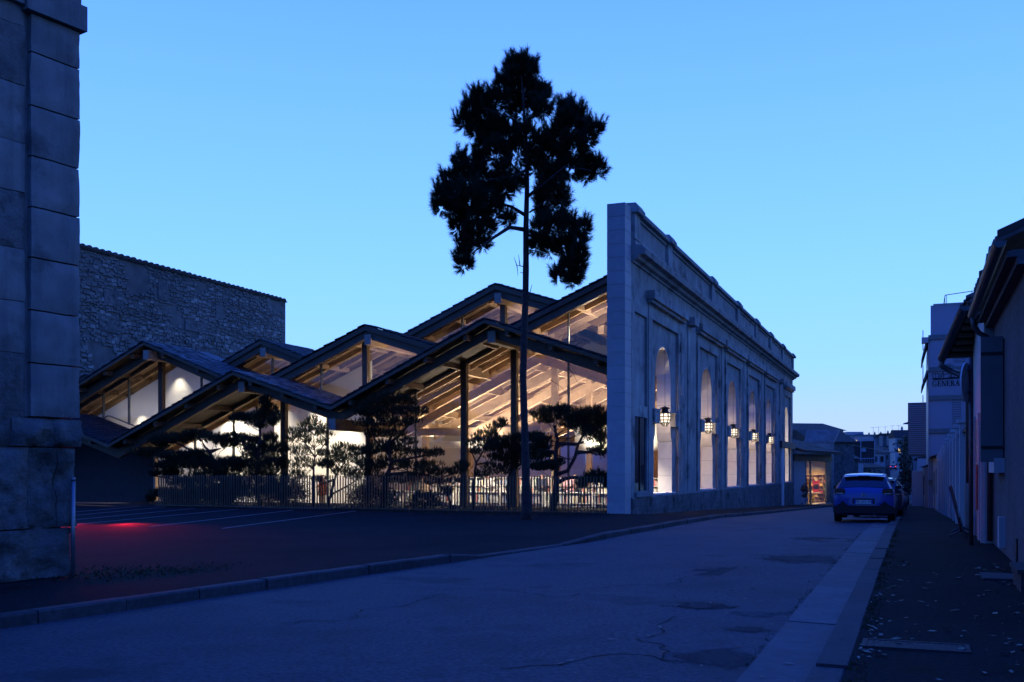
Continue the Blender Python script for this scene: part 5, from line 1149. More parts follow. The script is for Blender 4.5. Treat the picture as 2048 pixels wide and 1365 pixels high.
# ------------------------------------------------------------ houses of the town beyond
def house(name, label, cat, c, ang, w, d, h, roof=1.6, m=None, rm=None, nw=0, fl=1, lit=None, chim=0, flat=False, win=(.9, 1.4), grp=None, base=None, ridge='w'):
    """c: middle of the front foot; ang: heading of the front normal; front w wide, d deep, eaves h"""
    c = V3(c); N = V3((math.sin(ang), -math.cos(ang), 0)); X = V3((-N.y, N.x, 0))
    b = base if base is not None else c.z - 3
    t = thing(name, label, cat, c, grp); m = m or M['greywall']; rm = rm or M['canal']
    Pt = lambda x, o, z: V3((c.x, c.y, c.z)) + X * x + N * o + V3((0, 0, z))
    MB().box(Pt(-w / 2, -d, b - c.z), X * w, N * d, (0, 0, h - (b - c.z))).build("wall", m, t)
    if flat: rf = MB().box(Pt(-w / 2 - .15, -d - .1, h), X * (w + .3), N * (d + .25), (0, 0, .22)).build("roof", rm, t)
    elif ridge == 'w': rf = MB().prism([Pt(-w / 2 - .25, .4, h - .05), Pt(-w / 2 - .25, -d / 2, h + roof), Pt(-w / 2 - .25, -d - .4, h - .05)], X * (w + .5)).build("roof", rm, t)
    else: rf = MB().prism([Pt(-w / 2 - .4, .25, h - .05), Pt(0, .25, h + roof), Pt(w / 2 + .4, .25, h - .05)], -N * (d + .5)).build("roof", rm, t)
    for k in range(chim):
        x = -w / 2 + w * (k + .6) / chim; o = MB().box(Pt(x - .35, -d / 2 - .3, h + roof * .6), X * .7, N * .6, (0, 0, roof * .4 + 1.0)).build("chimney", m, rf); 
        for dx in (-.2, .14): MB().lathe(Pt(x + dx, -d / 2, h + roof + 1.0), [(.11, 0), (.09, .45)], 8).build("chimney_pot", M['canal'], rf)
    for f in range(fl):
        for k in range(nw):
            x = -w / 2 + w * (k + .5) / nw; z = .9 + f * (h / fl)
            o = MB().box(Pt(x - win[0] / 2, -.02, z), X * win[0], N * .04, (0, 0, win[1])).build("window", M['darkglass'] if lit != (f, k) else LIT, t)
            MB().box(Pt(x - win[0] / 2 - .1, 0, z - .14), X * (win[0] + .2), N * .12, (0, 0, .12)).build("window_sill", M['wwall'], o)
            for sx in (-1, 1): MB().box(Pt(x + sx * win[0] * .75 - win[0] * .22, 0, z), X * win[0] * .44, N * .05, (0, 0, win[1])).build("shutter", M['shutter'], o)
    return t
LIT = emit("lit_window", (1, .72, .36), .8)
SA = math.radians(-22.05) + math.pi / 2            # normal facing the street from its left side
def hp(px, py, Y): return P(px, py, Y)
# left side, near to far
o = house("gable_house", "dark stone house with a corrugated lean-to roof beyond the shop", "house", P(1668, 1000, 106), math.radians(8), 4.6, 8, 6.2, 1.4, M['oldrough'], M['canal'], 2, 1, win=(.7, 1.6), ridge='w')
cr_ = thing("corrugated_roof", "sloping corrugated metal roof above the shop wing", "roof", P(1640, 900, 98))
q0, q1, q2, q3 = P(1608, 886, 97), P(1668, 886, 101), P(1680, 862, 104), P(1614, 862, 100)
nrib = 26
for k in range(nrib):
    a, b, c2, d2 = q0.lerp(q1, k / nrib), q0.lerp(q1, (k + .55) / nrib), q3.lerp(q2, (k + .55) / nrib), q3.lerp(q2, k / nrib)
    MB().prism([a, b, c2, d2], (0, 0, .10)).build("corrugation", M['corr'], cr_)
MB().prism([q0, q1, q2, q3], (0, 0, -.06)).build("sheet", M['corr'], cr_)
MB().prism([q0 - ZZ * .07, q1 - ZZ * .07, q1 - ZZ * 5.5, q0 - ZZ * 5.5], P(1640, 900, 103) - P(1640, 900, 100)).build("wall", M['greywall'], cr_)
house("long_shed", "long dark shed roof rising behind the end of the street wall", "shed", P(1622, 960, 112), math.radians(12), 8, 10, 5.6, 1.0, M['greywall'], M['canal'], 0)
house("stone_gable", "narrow grey stone gable end standing at the left pavement", "house", P(1690, 1000, 125), math.radians(10), 3.6, 9, 5.2, 1.2, M['oldrough'], M['canal'], 2, 1, win=(.5, 1.5))
for k, (x, y, Y, w, h, lb) in enumerate(((1700, 985, 140, 4, 4.2, "low pale garage front behind the blue car"), (1742, 978, 165, 5, 3.6, "low grey wall house past the garage"), (1715, 975, 175, 6, 3.2, "long low pale shed under the big brown screen"))):
    house("garage", lb, "garage", P(x, y, Y), math.radians(9), w, 6, h, .5, M['wwall'] if k != 1 else M['greywall'], M['canal'], 2, 1, flat=k == 0)
# the big brown clad front with white posts
bs = thing("brown_screen_building", "large brown clad building front framed by thin white posts", "building", P(1716, 960, 190))
pz = lambda x, y, Y=190: P(x, y, Y)
MB().prism([pz(1681, 884), pz(1750, 882), pz(1749, 1000), pz(1690, 1000)], V3((0, 8, 0))).build("clad_wall", M['brownwall'], bs)
for x in (1707, 1721.5, 1749): MB().tube([pz(x, 882, 189.7), pz(x, 940, 189.7)], .10, 6).build("post", M['metal'], bs)
MB().bar(pz(1690, 918.5, 189.7), pz(1749, 917, 189.7), .1, .16).build("rail", M['metal'], bs)
MB().prism([pz(1723, 897, 189.8), pz(1732, 897, 189.8), pz(1732, 904, 189.8), pz(1723, 904, 189.8)], V3((0, .1, 0))).build("white_panel", M['metal'], bs)
mb = MB()
for k in range(12): mb.bar(pz(1692 + k * 4.7, 918.5, 189.6), pz(1692 + k * 4.7, 928, 189.6), .05, .05)
mb.build("balusters", M['metal'], bs, kind="stuff"); MB().bar(pz(1690, 928, 189.6), pz(1749, 928, 189.6), .08, .3).build("terrace_edge", M['greywall'], bs)
ub = house("flat_roofed_block", "flat roofed pale block with one lit window above the brown screen", "apartment block", P(1716, 900, 215), math.radians(6), 7.0, 9, 3.0, .2, M['wwall'], M['greywall'], 0, flat=True, base=-3)
MB().prism([P(1694, 874, 216), P(1727, 874, 216), P(1727, 864, 216), P(1694, 864, 216)], V3((0, 5, 0))).build("roof_block", M['wwall'], ub)
for x in (1708.5, 1711.8): MB().prism([P(x, 884, 214.7), P(x + 2.2, 884, 214.7), P(x + 2.2, 880.6, 214.7), P(x, 880.6, 214.7)], V3((0, .1, 0))).build("lit_window", LIT, ub)
# left side of the far hill road
for k, (x, y, Y, w, h, lb, m) in enumerate(((1757, 958, 215, 4.2, 5.5, "narrow pale house left of the far road, nearest of its row", M['wwall']), (1768, 950, 245, 4.5, 5.5, "grey house left of the far road, behind the narrow pale one", M['greywall']), (1765, 938, 300, 5, 6, "dark roofed house left of the far road near the crest", M['greywall']))):
    house("terraced_house", lb, "house", P(x, y, Y), math.radians(30), w, 8, h, 1.3, m, M['canal'], 2, 2, win=(.7, 1.2), chim=1)
house("white_terrace", "long pale terrace closing the view at the top of the far road", "terrace", P(1788, 929, 385), math.radians(4), 10.5, 9, 4.6, 1.2, M['wwall'], M['canal'], 5, 1, win=(.8, 1.5))
house("tall_white_house", "tall pale house with two chimneys and a lit window at the hilltop", "house", P(1824, 929, 372), math.radians(-6), 12.0, 9, 10.0, 3.0, M['wwall'], M['canal'], 4, 3, lit=(1, 0), chim=2, win=(.9, 1.7))
# hill with rooftops
hl = MB(); nx, ny = 30, 8
for j in range(ny + 1):
    for i in range(nx + 1):
        X = 60 + i * 7; Y = 420 + j * 22; z = 2 + 15.5 * math.sin(min(1, j / 5) * math.pi / 2) * (.75 + .25 * math.sin(i * .35)) + 1.2 * noise.noise(V3((X * .05, Y * .05, 0)))
        hl.v.append(V3((X, Y, z)))
for j in range(ny):
    for i in range(nx): hl.f.append((j * (nx + 1) + i, j * (nx + 1) + i + 1, (j + 1) * (nx + 1) + i + 1, (j + 1) * (nx + 1) + i))
hl.build("hill", M['hill'], kind="structure", smooth=True)
for k, (x, y, w, h) in enumerate(((1752, 873, 8, 4), (1765, 874, 6, 4.5), (1779, 873, 7, 5), (1792, 872, 6, 4.6), (1741, 875, 7, 4))):
    Y = 520 - k * 6; c = P(x, y + 8, Y)
    o = house("hilltop_house", ["dark house on the skyline just right of the flat block", "second dark house along the skyline", "middle dark house on the skyline with tall aerial", "dark skyline house nearest the tall white house", "dark house on the skyline behind the flat block"][k], "house", c, 0, w, 8, h * .5, 1.2, M['greywall'], M['hill'], 0, chim=1, base=c.z - 8, grp="houses on the skyline")
    top = c + V3((1, -1, h * .5 + 1.5)); MB().tube([top, top + V3((0, 0, 3.4))], .09, 4).build("aerial_mast", M['zinc'], o); MB().bar(top + V3((-1.3, 0, 3.2)), top + V3((1.3, 0, 3.5)), .12, .12).build("aerial_bar", M['zinc'], o)
# right side, far
rb = thing("shuttered_house", "tall narrow house with louvred shutter panels below the street lamp", "house", P(1850, 950, 95))
sbox(86, 101, -.25, 8, -2.2, 1.4, "wall", M['wwall'], rb); 
MB().box(S(88, -.55, EYE + 1.2), S(9, 0, 0), S(0, 5, 0), (0, 0, 4.3)).build("shutter_bay", M['shutter'], rb)
for k in range(24): MB().box(S(87.96, -.5, EYE + 1.3 + k * .17), S(.04, 0, 0), S(0, 2.0, 0), (0, 0, .09)).build("louvre", M['metal'], rb)
for k, (a, b, h, q, lb, m) in enumerate(((58, 72, 3.2, 1.1, "pale rendered wall house beyond the office block", 'wwall'), (72, 86, 3.0, .6, "grey fronted house between the pale ones", 'greywall'), (103, 125, 4.8, .2, "pale house with a dark doorway at the far right", 'wwall'), (125, 160, 4.2, -.1, "far white house beside the ivy", 'wwall'), (160, 215, 4.5, -.4, "grey house row going up the far hill", 'greywall'), (215, 290, 6, -.7, "last row of houses on the right of the hill road", 'greywall'))):
    t = thing("street_house", lb, "house", S((a + b) / 2, q + 3, g((a + b) / 2)))
    sbox(a, b - .1, q, q + 7, g(a) - 3, g((a + b) / 2) + h, "wall", M[m], t); MB().prism([S(a, q - .3, g((a + b) / 2) + h), S(a, q + 3.5, g((a + b) / 2) + h + 1.4), S(a, q + 7.3, g((a + b) / 2) + h)], S(b - a - .1, 0, 0)).build("roof", M['canal'], t)
    for j in range(3):
        s_ = a + (b - a) * (j + .4) / 3; sbox(s_, s_ + 1.0, q - .03, q + .02, g(s_) + (.1 if j == 1 else 1.0), g(s_) + 2.4, "door" if j == 1 else "window", M['darkclad'], t)
def lamp(label, base, hgt, arm, wall=False):
    t = thing("street_lamp", label, "street lamp", base, "street lamps")
    if not wall: MB().tube([base, base + V3((0, 0, hgt))], [.11, .07], 8).build("pole", M['zinc'], t, True)
    tp = base + V3((0, 0, hgt)); MB().tube([tp, tp + arm * .5 + V3((0, 0, .25)), tp + arm + V3((0, 0, .2))], .05, 6).build("arm", M['zinc'], t, True)
    hd = tp + arm + V3((0, 0, .2)); n = arm.normalized(); x = n.cross(ZZ)
    MB().add([hd - n * .1 + x * .08, hd - n * .1 - x * .08, hd + n * .4 - x * .24, hd + n * .4 + x * .24, hd + n * 1.0 - x * .12, hd + n * 1.0 + x * .12, hd - n * .1 + ZZ * .1, hd + n * .4 + ZZ * .26, hd + n * .95 + ZZ * .10],
             [(1, 0, 3, 2), (2, 3, 5, 4), (0, 1, 6), (1, 2, 7, 6), (0, 6, 7, 3), (3, 7, 8, 5), (2, 4, 8, 7), (4, 5, 8)]).build("lamp_head", M['frame'], t)
hb = P(1839, 849, 86); lamp("unlit street lamp reaching out from the shuttered house", hb - ZZ * .2, .0, (P(1833, 849, 86) - hb) * 1.6, True)
c = P(1707.5, 985, 150); lamp("slim unlit street lamp post before the brown screen", V3((c.x, c.y, -3)), P(0, 873, 150).z + 3, V3((.55, -.1, .0)) * 1.0)
c = P(1836, 960, 175); lamp("distant unlit street lamp on the right house fronts", P(1838, 884, 175), .0, V3((-1.2, -.2, 0)), True)
c = P(1776, 950, 225); lamp("small distant unlit street lamp left of the hill road", V3((c.x, c.y, -2)), P(0, 907, 225).z + 2, V3((1.1, -.1, 0)))
# climbing plant on the far right fronts
iv = thing("climbing_plant", "dark leafy climber on the far right house fronts", "climbing plant", S(128, -.3, g(128)))
MB().tube([S(128, -.25, g(128)), S(128, -.3, g(128) + 5)], .06, 5).build("stem", M['bark'], iv)
n = 2600; pos = np.array([tuple(S(128 + rng.normal() * 5, -.55 - abs(rng.normal()) * .5, g(128) + 1.2 + rng.uniform(0, 1) ** .8 * 6.5)) for _ in range(n)]); a = rng.normal(size=(n, 3)) * .2; b = rng.normal(size=(n, 3)) * .2
fan("foliage", M['leaf'], np.stack([pos, pos + a, pos + b], 1), iv)
hd = thing("hedge", "dark hedge mass before the low sheds behind the blue car", "hedge", P(1708, 975, 158))
MB().tube([P(1708, 975, 158) - ZZ, P(1708, 955, 158)], .1, 5).build("stem", M['bark'], hd)
n = 3000; cen = np.array(tuple(P(1712, 958, 158))); pos = cen + rng.normal(size=(n, 3)) * np.array([1.5, .8, .75]); a = rng.normal(size=(n, 3)) * .22; b = rng.normal(size=(n, 3)) * .22
fan("foliage", M['leaf'], np.stack([pos, pos + a, pos + b], 1), hd)
# overhead wires
for k, (a, b) in enumerate(((P(1679, 862, 104), P(1745, 874, 215)), (P(1684, 886, 130), P(1838, 902, 175)))):
    pts_ = [a.lerp(b, i / 10) - ZZ * (.5 * math.sin(math.pi * i / 10)) for i in range(11)]
    tag(MB().tube(pts_, .02, 4).build("overhead_wire", M['black']), ["overhead wire from the corrugated roof to the flat block", "overhead wire crossing the far road to the right fronts"][k], "wire")
# ------------------------------------------------------------ cars
HP = [ # y, then half outline (x,z): bottom, sill, waist, shoulder, window foot, roof edge, crown
 (0.00, [(0, .36), (.58, .36), (.70, .45), (.74, .62), (.73, .78), (.62, .86), (0, .90)]),
 (0.05, [(0, .30), (.70, .30), (.82, .42), (.85, .64), (.83, .86), (.72, .96), (0, .99)]),
 (0.14, [(0, .26), (.74, .26), (.86, .40), (.875, .68), (.85, .95), (.72, 1.02), (0, 1.05)]),
 (0.32, [(0, .22), (.76, .22), (.87, .38), (.885, .70), (.84, 1.00), (.66, 1.20), (0, 1.23)]),
 (0.50, [(0, .20), (.77, .20), (.87, .38), (.885, .70), (.83, 1.02), (.61, 1.37), (0, 1.41)]),
 (0.66, [(0, .20), (.77, .20), (.87, .38), (.885, .70), (.83, 1.02), (.60, 1.42), (0, 1.455)]),
 (1.40, [(0, .19), (.77, .19), (.86, .38), (.875, .70), (.82, 1.00), (.60, 1.455), (0, 1.49)]),
 (2.10, [(0, .19), (.77, .19), (.86, .38), (.875, .70), (.82, .98), (.59, 1.43), (0, 1.465)]),
 (2.65, [(0, .19), (.77, .19), (.86, .38), (.875, .70), (.82, .96), (.60, 1.22), (0, 1.26)]),
 (3.02, [(0, .19), (.77, .19), (.86, .38), (.87, .68), (.82, .93), (.62, 1.01), (0, 1.04)]),
 (3.60, [(0, .20), (.76, .20), (.84, .38), (.85, .64), (.78, .84), (.58, .91), (0, .94)]),
 (3.92, [(0, .24), (.66, .24), (.74, .38), (.74, .58), (.66, .72), (.48, .78), (0, .80)]),
 (4.00, [(0, .30), (.52, .30), (.60, .40), (.60, .54), (.54, .62), (.4, .66), (0, .68)])]
def hpos(y, u):
    """point on the shell: y along the car, u in -6..6 round the half outline"""
    sg = 1 if u >= 0 else -1; u = abs(u)
    for (ya, pa), (yb, pb) in zip(HP, HP[1:]):
        if y <= yb or yb == 4.0:
            t = min(1, max(0, (y - ya) / (yb - ya))); k = min(5, int(u)); f = u - k
            A = [pa[k][j] + (pa[k + 1][j] - pa[k][j]) * f for j in (0, 1)]; Bq = [pb[k][j] + (pb[k + 1][j] - pb[k][j]) * f for j in (0, 1)]
            return V3((sg * (A[0] + (Bq[0] - A[0]) * t), y, A[1] + (Bq[1] - A[1]) * t))
def patch(mb, y0, y1, u0, u1, off, ny=6, nu=6, mirror=False):
    c = V3((0, 2, .75)); o = len(mb.v)
    for i in range(ny + 1):
        for j in range(nu + 1):
            p = hpos(y0 + (y1 - y0) * i / ny, u0 + (u1 - u0) * j / nu); q2 = hpos(min(3.99, y0 + (y1 - y0) * i / ny + .02), u0 + (u1 - u0) * j / nu)
            e = hpos(y0 + (y1 - y0) * i / ny, u0 + (u1 - u0) * j / nu + .05) - p; n = (q2 - p).cross(e)
            n = n.normalized() if n.length > 1e-9 else V3((0, -1, 0))
            if n.dot(p - c) < 0: n = -n
            mb.v.append(p + n * off)
    for i in range(ny):
        for j in range(nu): mb.f.append((o + i * (nu + 1) + j, o + i * (nu + 1) + j + 1, o + (i + 1) * (nu + 1) + j + 1, o + (i + 1) * (nu + 1) + j))
    if mirror: patch(mb, y0, y1, -u0, -u1, off, ny, nu)
    return mb
def ucrown(u): return 12 - u            # helper: run across the crown
def build_car(name, label, paint, roofm, plate=None, lit=False, grp=None, chevron=False):
    t = thing(name, label, "car", (0, 0, 0), grp)
    mb = MB(); us = [x * .5 for x in range(-12, 13)]
    ys = [0, .05, .14, .23, .32, .41, .5, .58, .66, 1.0, 1.4, 1.75, 2.1, 2.4, 2.65, 2.85, 3.02, 3.3, 3.6, 3.92, 4.0]
    ring = []
    for y in ys:
        r = [hpos(y, u / 2) for u in range(0, 13)]; l = [V3((-p.x, p.y, p.z)) for p in r[1:-1]]
        ring.append(r + l[::-1])
    n = len(ring[0])
    for r in ring: mb.v += r
    for i in range(len(ys) - 1):
        for j in range(n): mb.f.append((i * n + j, i * n + (j + 1) % n, (i + 1) * n + (j + 1) % n, (i + 1) * n + j)[::-1])
    mb.f += [tuple(range(n)), tuple((len(ys) - 1) * n + j for j in range(n))[::-1]]
    body = mb.build("body", paint, t, smooth=True); body.data.set_sharp_from_angle(angle=.6)
    def across(y0, y1, ua, off, nm, m):
        b = MB(); o = 0; ny = 8; row = []
        for i in range(ny + 1):
            y = y0 + (y1 - y0) * i / ny
            pts = [hpos(y, -ua - (6 - ua) * k / 6) for k in range(7)] + [hpos(y, 6 - (6 - ua) * k / 6) for k in range(1, 7)]
            dn = V3((0, -.75, .65)) if y < .7 else (V3((0, 0, 1)) if y < 2.1 else V3((0, .6, .8)))
            b.v += [p + dn * off for p in pts]
        k = 13
        for i in range(ny):
            for j in range(k - 1): b.f.append((i * k + j, i * k + j + 1, (i + 1) * k + j + 1, (i + 1) * k + j))
        return b.build(nm, m, t, smooth=True)
    across(.17, .5, 4.92, .012, "rear_window", CARGLASS)
    across(.50, 2.12, 4.55, .014, "roof", roofm)
    across(2.16, 2.98, 4.95, .012, "windscreen", CARGLASS)
    MB().prism([V3((-.58, .47, 1.40)), V3((.58, .47, 1.40)), V3((.55, .36, 1.40)), V3((-.55, .36, 1.40))], V3((0, .03, .035))).build("spoiler", roofm, t)
    MB().cbox((0, .352, 1.405), .34, .02, .022).build("brake_lamp", M['black'], t)
    for sg in (-1, 1):
        b = MB(); patch(b, .62, 1.3, sg * 4.1, sg * 4.9, .01); b.build("side_window", CARGLASS, t, smooth=True)
        b = MB(); patch(b, 1.36, 2.25, sg * 4.1, sg * 4.9, .01); b.build("side_window", CARGLASS, t, smooth=True)
        tl = MB(); w = .30; x0 = sg * .68
        tl.prism([V3((x0 + a * w / 2, -.005, .945 + c * .09)) for a, c in ((-1, -.6), (-.8, -1), (.8, -1), (1, -.6), (1, .7), (.7, 1), (-.7, 1), (-1, .7))], V3((0, .2, 0)))
        o = tl.build("tail_light", TAILLIT if lit else TAIL, t); MB().cbox((x0, -.012, .885), .2, .012, .02).build("reflector", TAILLIT if lit else SILV, o)
        MB().prism([V3((sg * .85, 2.25, .97)), V3((sg * 1.02, 2.22, .98)), V3((sg * 1.02, 2.22, 1.10)), V3((sg * .85, 2.25, 1.08))], V3((0, .10, 0))).build("mirror", M['black'], t)
        for y in (.68, 3.22):
            c = V3((sg * .77, y, .31)); wmb = MB(); o0 = len(wmb.v)
            for dx, r in ((-.105, .24), (-.105, .295), (-.08, .31), (.08, .31), (.105, .295), (.105, .24)):
                for k in range(20): a = 2 * math.pi * k / 20; wmb.v.append(c + V3((dx, r * math.cos(a), r * math.sin(a))))
            for i in range(5):
                for k in range(20): wmb.f.append((i * 20 + k, i * 20 + (k + 1) % 20, (i + 1) * 20 + (k + 1) % 20, (i + 1) * 20 + k))
            wmb.f += [tuple(range(20))[::-1], tuple(100 + k for k in range(20))]
            wh = wmb.build("wheel", TYRE, t, smooth=False)
            rm_ = MB()
            for k in range(5):
                a = 2 * math.pi * k / 5; rm_.bar(c + V3((sg * .108, 0, 0)), c + V3((sg * .108, .22 * math.cos(a), .22 * math.sin(a))), .05, .012, up=(1, 0, 0))
            rm_.build("rim", SILV, wh)
            ar = MB()
            pts = [(math.cos(math.pi * k / 8) * r, math.sin(math.pi * k / 8) * r) for r in (.36, ) for k in range(9)]
            ar.prism([c + V3((sg * .09, a, b)) for a, b in pts], V3((sg * .03, 0, 0))).build("wheel_arch", M['black'], t)
    # dark lower bumper wrapping the rear corners, plate recess and plate
    b = MB(); b.prism([V3((x, -.02, z)) for x, z in ((-.86, .30), (.86, .30), (.88, .47), (.70, .56), (.60, .66), (.44, .52), (-.44, .52), (-.60, .66), (-.70, .56), (-.88, .47))], V3((0, .35, 0))); b.build("bumper", M['black'], t)
    MB().cbox((0, -.008, .655), .62, .03, .16).build("plate_recess", M['black'], t)
    pl = MB().cbox((0, -.03, .635), .52, .012, .115).build("number_plate", PLATE, t)
    for sx in (-1, 1): MB().cbox((sx * .242, -.038, .635), .036, .006, .11).build("plate_band", PLATEB, pl)
    if plate:
        cu = bpy.data.curves.new("plate_text", 'FONT'); cu.body = plate; cu.size = .105; cu.align_x = 'CENTER'; cu.align_y = 'CENTER'; cu.extrude = .001
        tmp = bpy.data.objects.new("plate_text", cu); COL.objects.link(tmp); bpy.context.view_layer.update()
        me = bpy.data.meshes.new_from_object(tmp.evaluated_get(bpy.context.evaluated_depsgraph_get())); bpy.data.objects.remove(tmp); me.materials.clear(); me.materials.append(M['black'])
        o = bpy.data.objects.new("plate_text", me); COL.objects.link(o); o.parent = pl; o.location = V3((0, -.0085, .002)); o.rotation_euler = (math.pi / 2, 0, 0)
    if chevron:
        cb = MB()
        for dz in (0, .055): cb.bar((-.07, -.002, .80 + dz), (0, -.014, .845 + dz), .022, .02); cb.bar((.07, -.002, .80 + dz), (0, -.014, .845 + dz), .022, .02)
        cb.build("chevron_badge", SILV, t)
        MB().bar((-.02, .235, 1.12), (.30, .20, 1.085), .025, .03).build("wiper", M['black'], t)
    MB().tube([V3((.3, .3, .24)), V3((.3, -.0, .26))], .03, 8).build("exhaust", M['zinc'], t)
    return t
CARGLASS = mat("car_glass", (.012, .014, .016), (.009, .01, .012), 2, .06, spec=.8)
TAIL = mat("tail_lamp_lens", (.05, .004, .006), (.03, .003, .004), 8, .15, spec=.6); TAILLIT = emit("tail_lamp_lit", (1, .03, .05), 2.2)
SILV = mat("silver_trim", (.45, .46, .47), (.4, .41, .42), 5, .3, metal=.8); TYRE = mat("tyre_rubber", (.012, .012, .012), (.009, .009, .009), 20, .8); PLATE = solid("plate_white", (.62, .62, .6), .4); PLATEB = solid("plate_blue", (.02, .06, .4), .4)
PB = mat("blue_car_paint", (.02, .042, .22), (.018, .038, .2), 1.5, .3, spec=.5, coat=.6); PW = mat("white_car_paint", (.55, .55, .56), (.52, .52, .53), 1.5, .3, coat=.5); PD = mat("dark_car_paint", (.012, .014, .02), (.011, .012, .018), 1.5, .25, spec=.6, coat=.8); PG = mat("grey_car_paint", (.2, .21, .22), (.19, .2, .21), 1.5, .3, metal=.4, coat=.5)
HD = -math.radians(22.05)
def put(car, px, Y, dq=0, rz=0, z=None):
    p = P(px, 940, Y); s = p.x * .3753 + p.y * .9269
    car.location = V3((p.x, p.y, g(s) + .008 if z is None else z)) + SQ * dq; car.rotation_euler = (0, 0, HD + rz); return car
c1 = build_car("hatchback_car", "blue hatchback with pale roof parked at the right kerb, nearest car", PB, PW, "FB-333-YB", grp=None, chevron=True); put(c1, 1727, 29.9)
cd = build_car("parked_car", "dark car parked directly ahead of the blue hatchback", PD, PD, grp="cars parked along the right kerb"); put(cd, 1755, 36.8)
cw = build_car("parked_car", "white car far up the street, lowest of the pale row", PW, PW, grp="cars parked along the right kerb"); put(cw, 1803, 193)
cg = build_car("parked_car", "grey car in the dip beyond the dark parked cars", PG, PG, grp="cars parked along the right kerb"); put(cg, 1803, 170)
for src, px, Y, lb in ((cd, 1766, 43.8, "second dark car parked ahead of the blue hatchback"), (cd, 1779, 55, "third dark car in the row, half hidden by the others"), (cg, 1789, 70, "grey car in the row behind the three dark cars"), (cd, 1798, 92, "dark car at the bottom of the street dip"), (cw, 1806, 222, "white car with pale bonnet halfway up the hill road"), (cd, 1806, 244, "dark car between the white cars on the hill"), (cw, 1806.5, 262, "white car high on the hill road, second from the top"), (cg, 1806.5, 282, "grey car near the top of the hill row"), (cw, 1807, 304, "topmost white car of the hill row")):
    c = copy_tree(src); c["label"] = lb; put(c, px, Y)
cr2 = build_car("driving_car", "car with red tail lights lit driving up the hill road", PG, PG, lit=True); put(cr2, 1786, 281)
# tail lamps of a car standing on the forecourt behind the limestone corner
for x, p_ in ((-12.7, 34.0), (-10.8, 25.0)): light('AREA', "tail_lamp_glow", V3((x, 27.72, .27)), p_, (1, .015, .04), .5, V3((x + .7, 26.6, -.3)), sy=.12).data.spread = math.radians(105)

light('AREA', "tail_lamp_beam", V3((-11.4, 27.7, 1.0)), 5, (1, .02, .06), .3, S(22.4, 1.2, 1.7), sy=.12).data.spread = math.radians(12)

# ------------------------------------------------------------ people
DG = None
def skin(name, verts, edges, rad, m, parent, sub=1):
    me = bpy.data.meshes.new(name); me.from_pydata([tuple(v) for v in verts], edges, []); ob = bpy.data.objects.new(name, me); COL.objects.link(ob)
    sk = ob.modifiers.new("skin", 'SKIN'); sv = me.skin_vertices[0].data
    for i, r in enumerate(rad): sv[i].radius = (r, r) if not isinstance(r, tuple) else r; sv[i].use_root = (i == 0)
    ss = ob.modifiers.new("sub", 'SUBSURF'); ss.levels = sub; ss.render_levels = sub
    bpy.context.view_layer.update()
    ev = ob.evaluated_get(bpy.context.evaluated_depsgraph_get()); nm = bpy.data.meshes.new_from_object(ev)
    bpy.data.objects.remove(ob); nm.name = name; nm.materials.clear(); nm.materials.append(m); nm.polygons.foreach_set("use_smooth", [True] * len(nm.polygons))
    o = bpy.data.objects.new(name, nm); COL.objects.link(o); o.parent = parent; WL[o.name] = V3((0, 0, 0)); return o
SKIN = solid("skin", (.42, .25, .18), .55); HAIR = solid("dark_hair", (.015, .012, .01), .6)
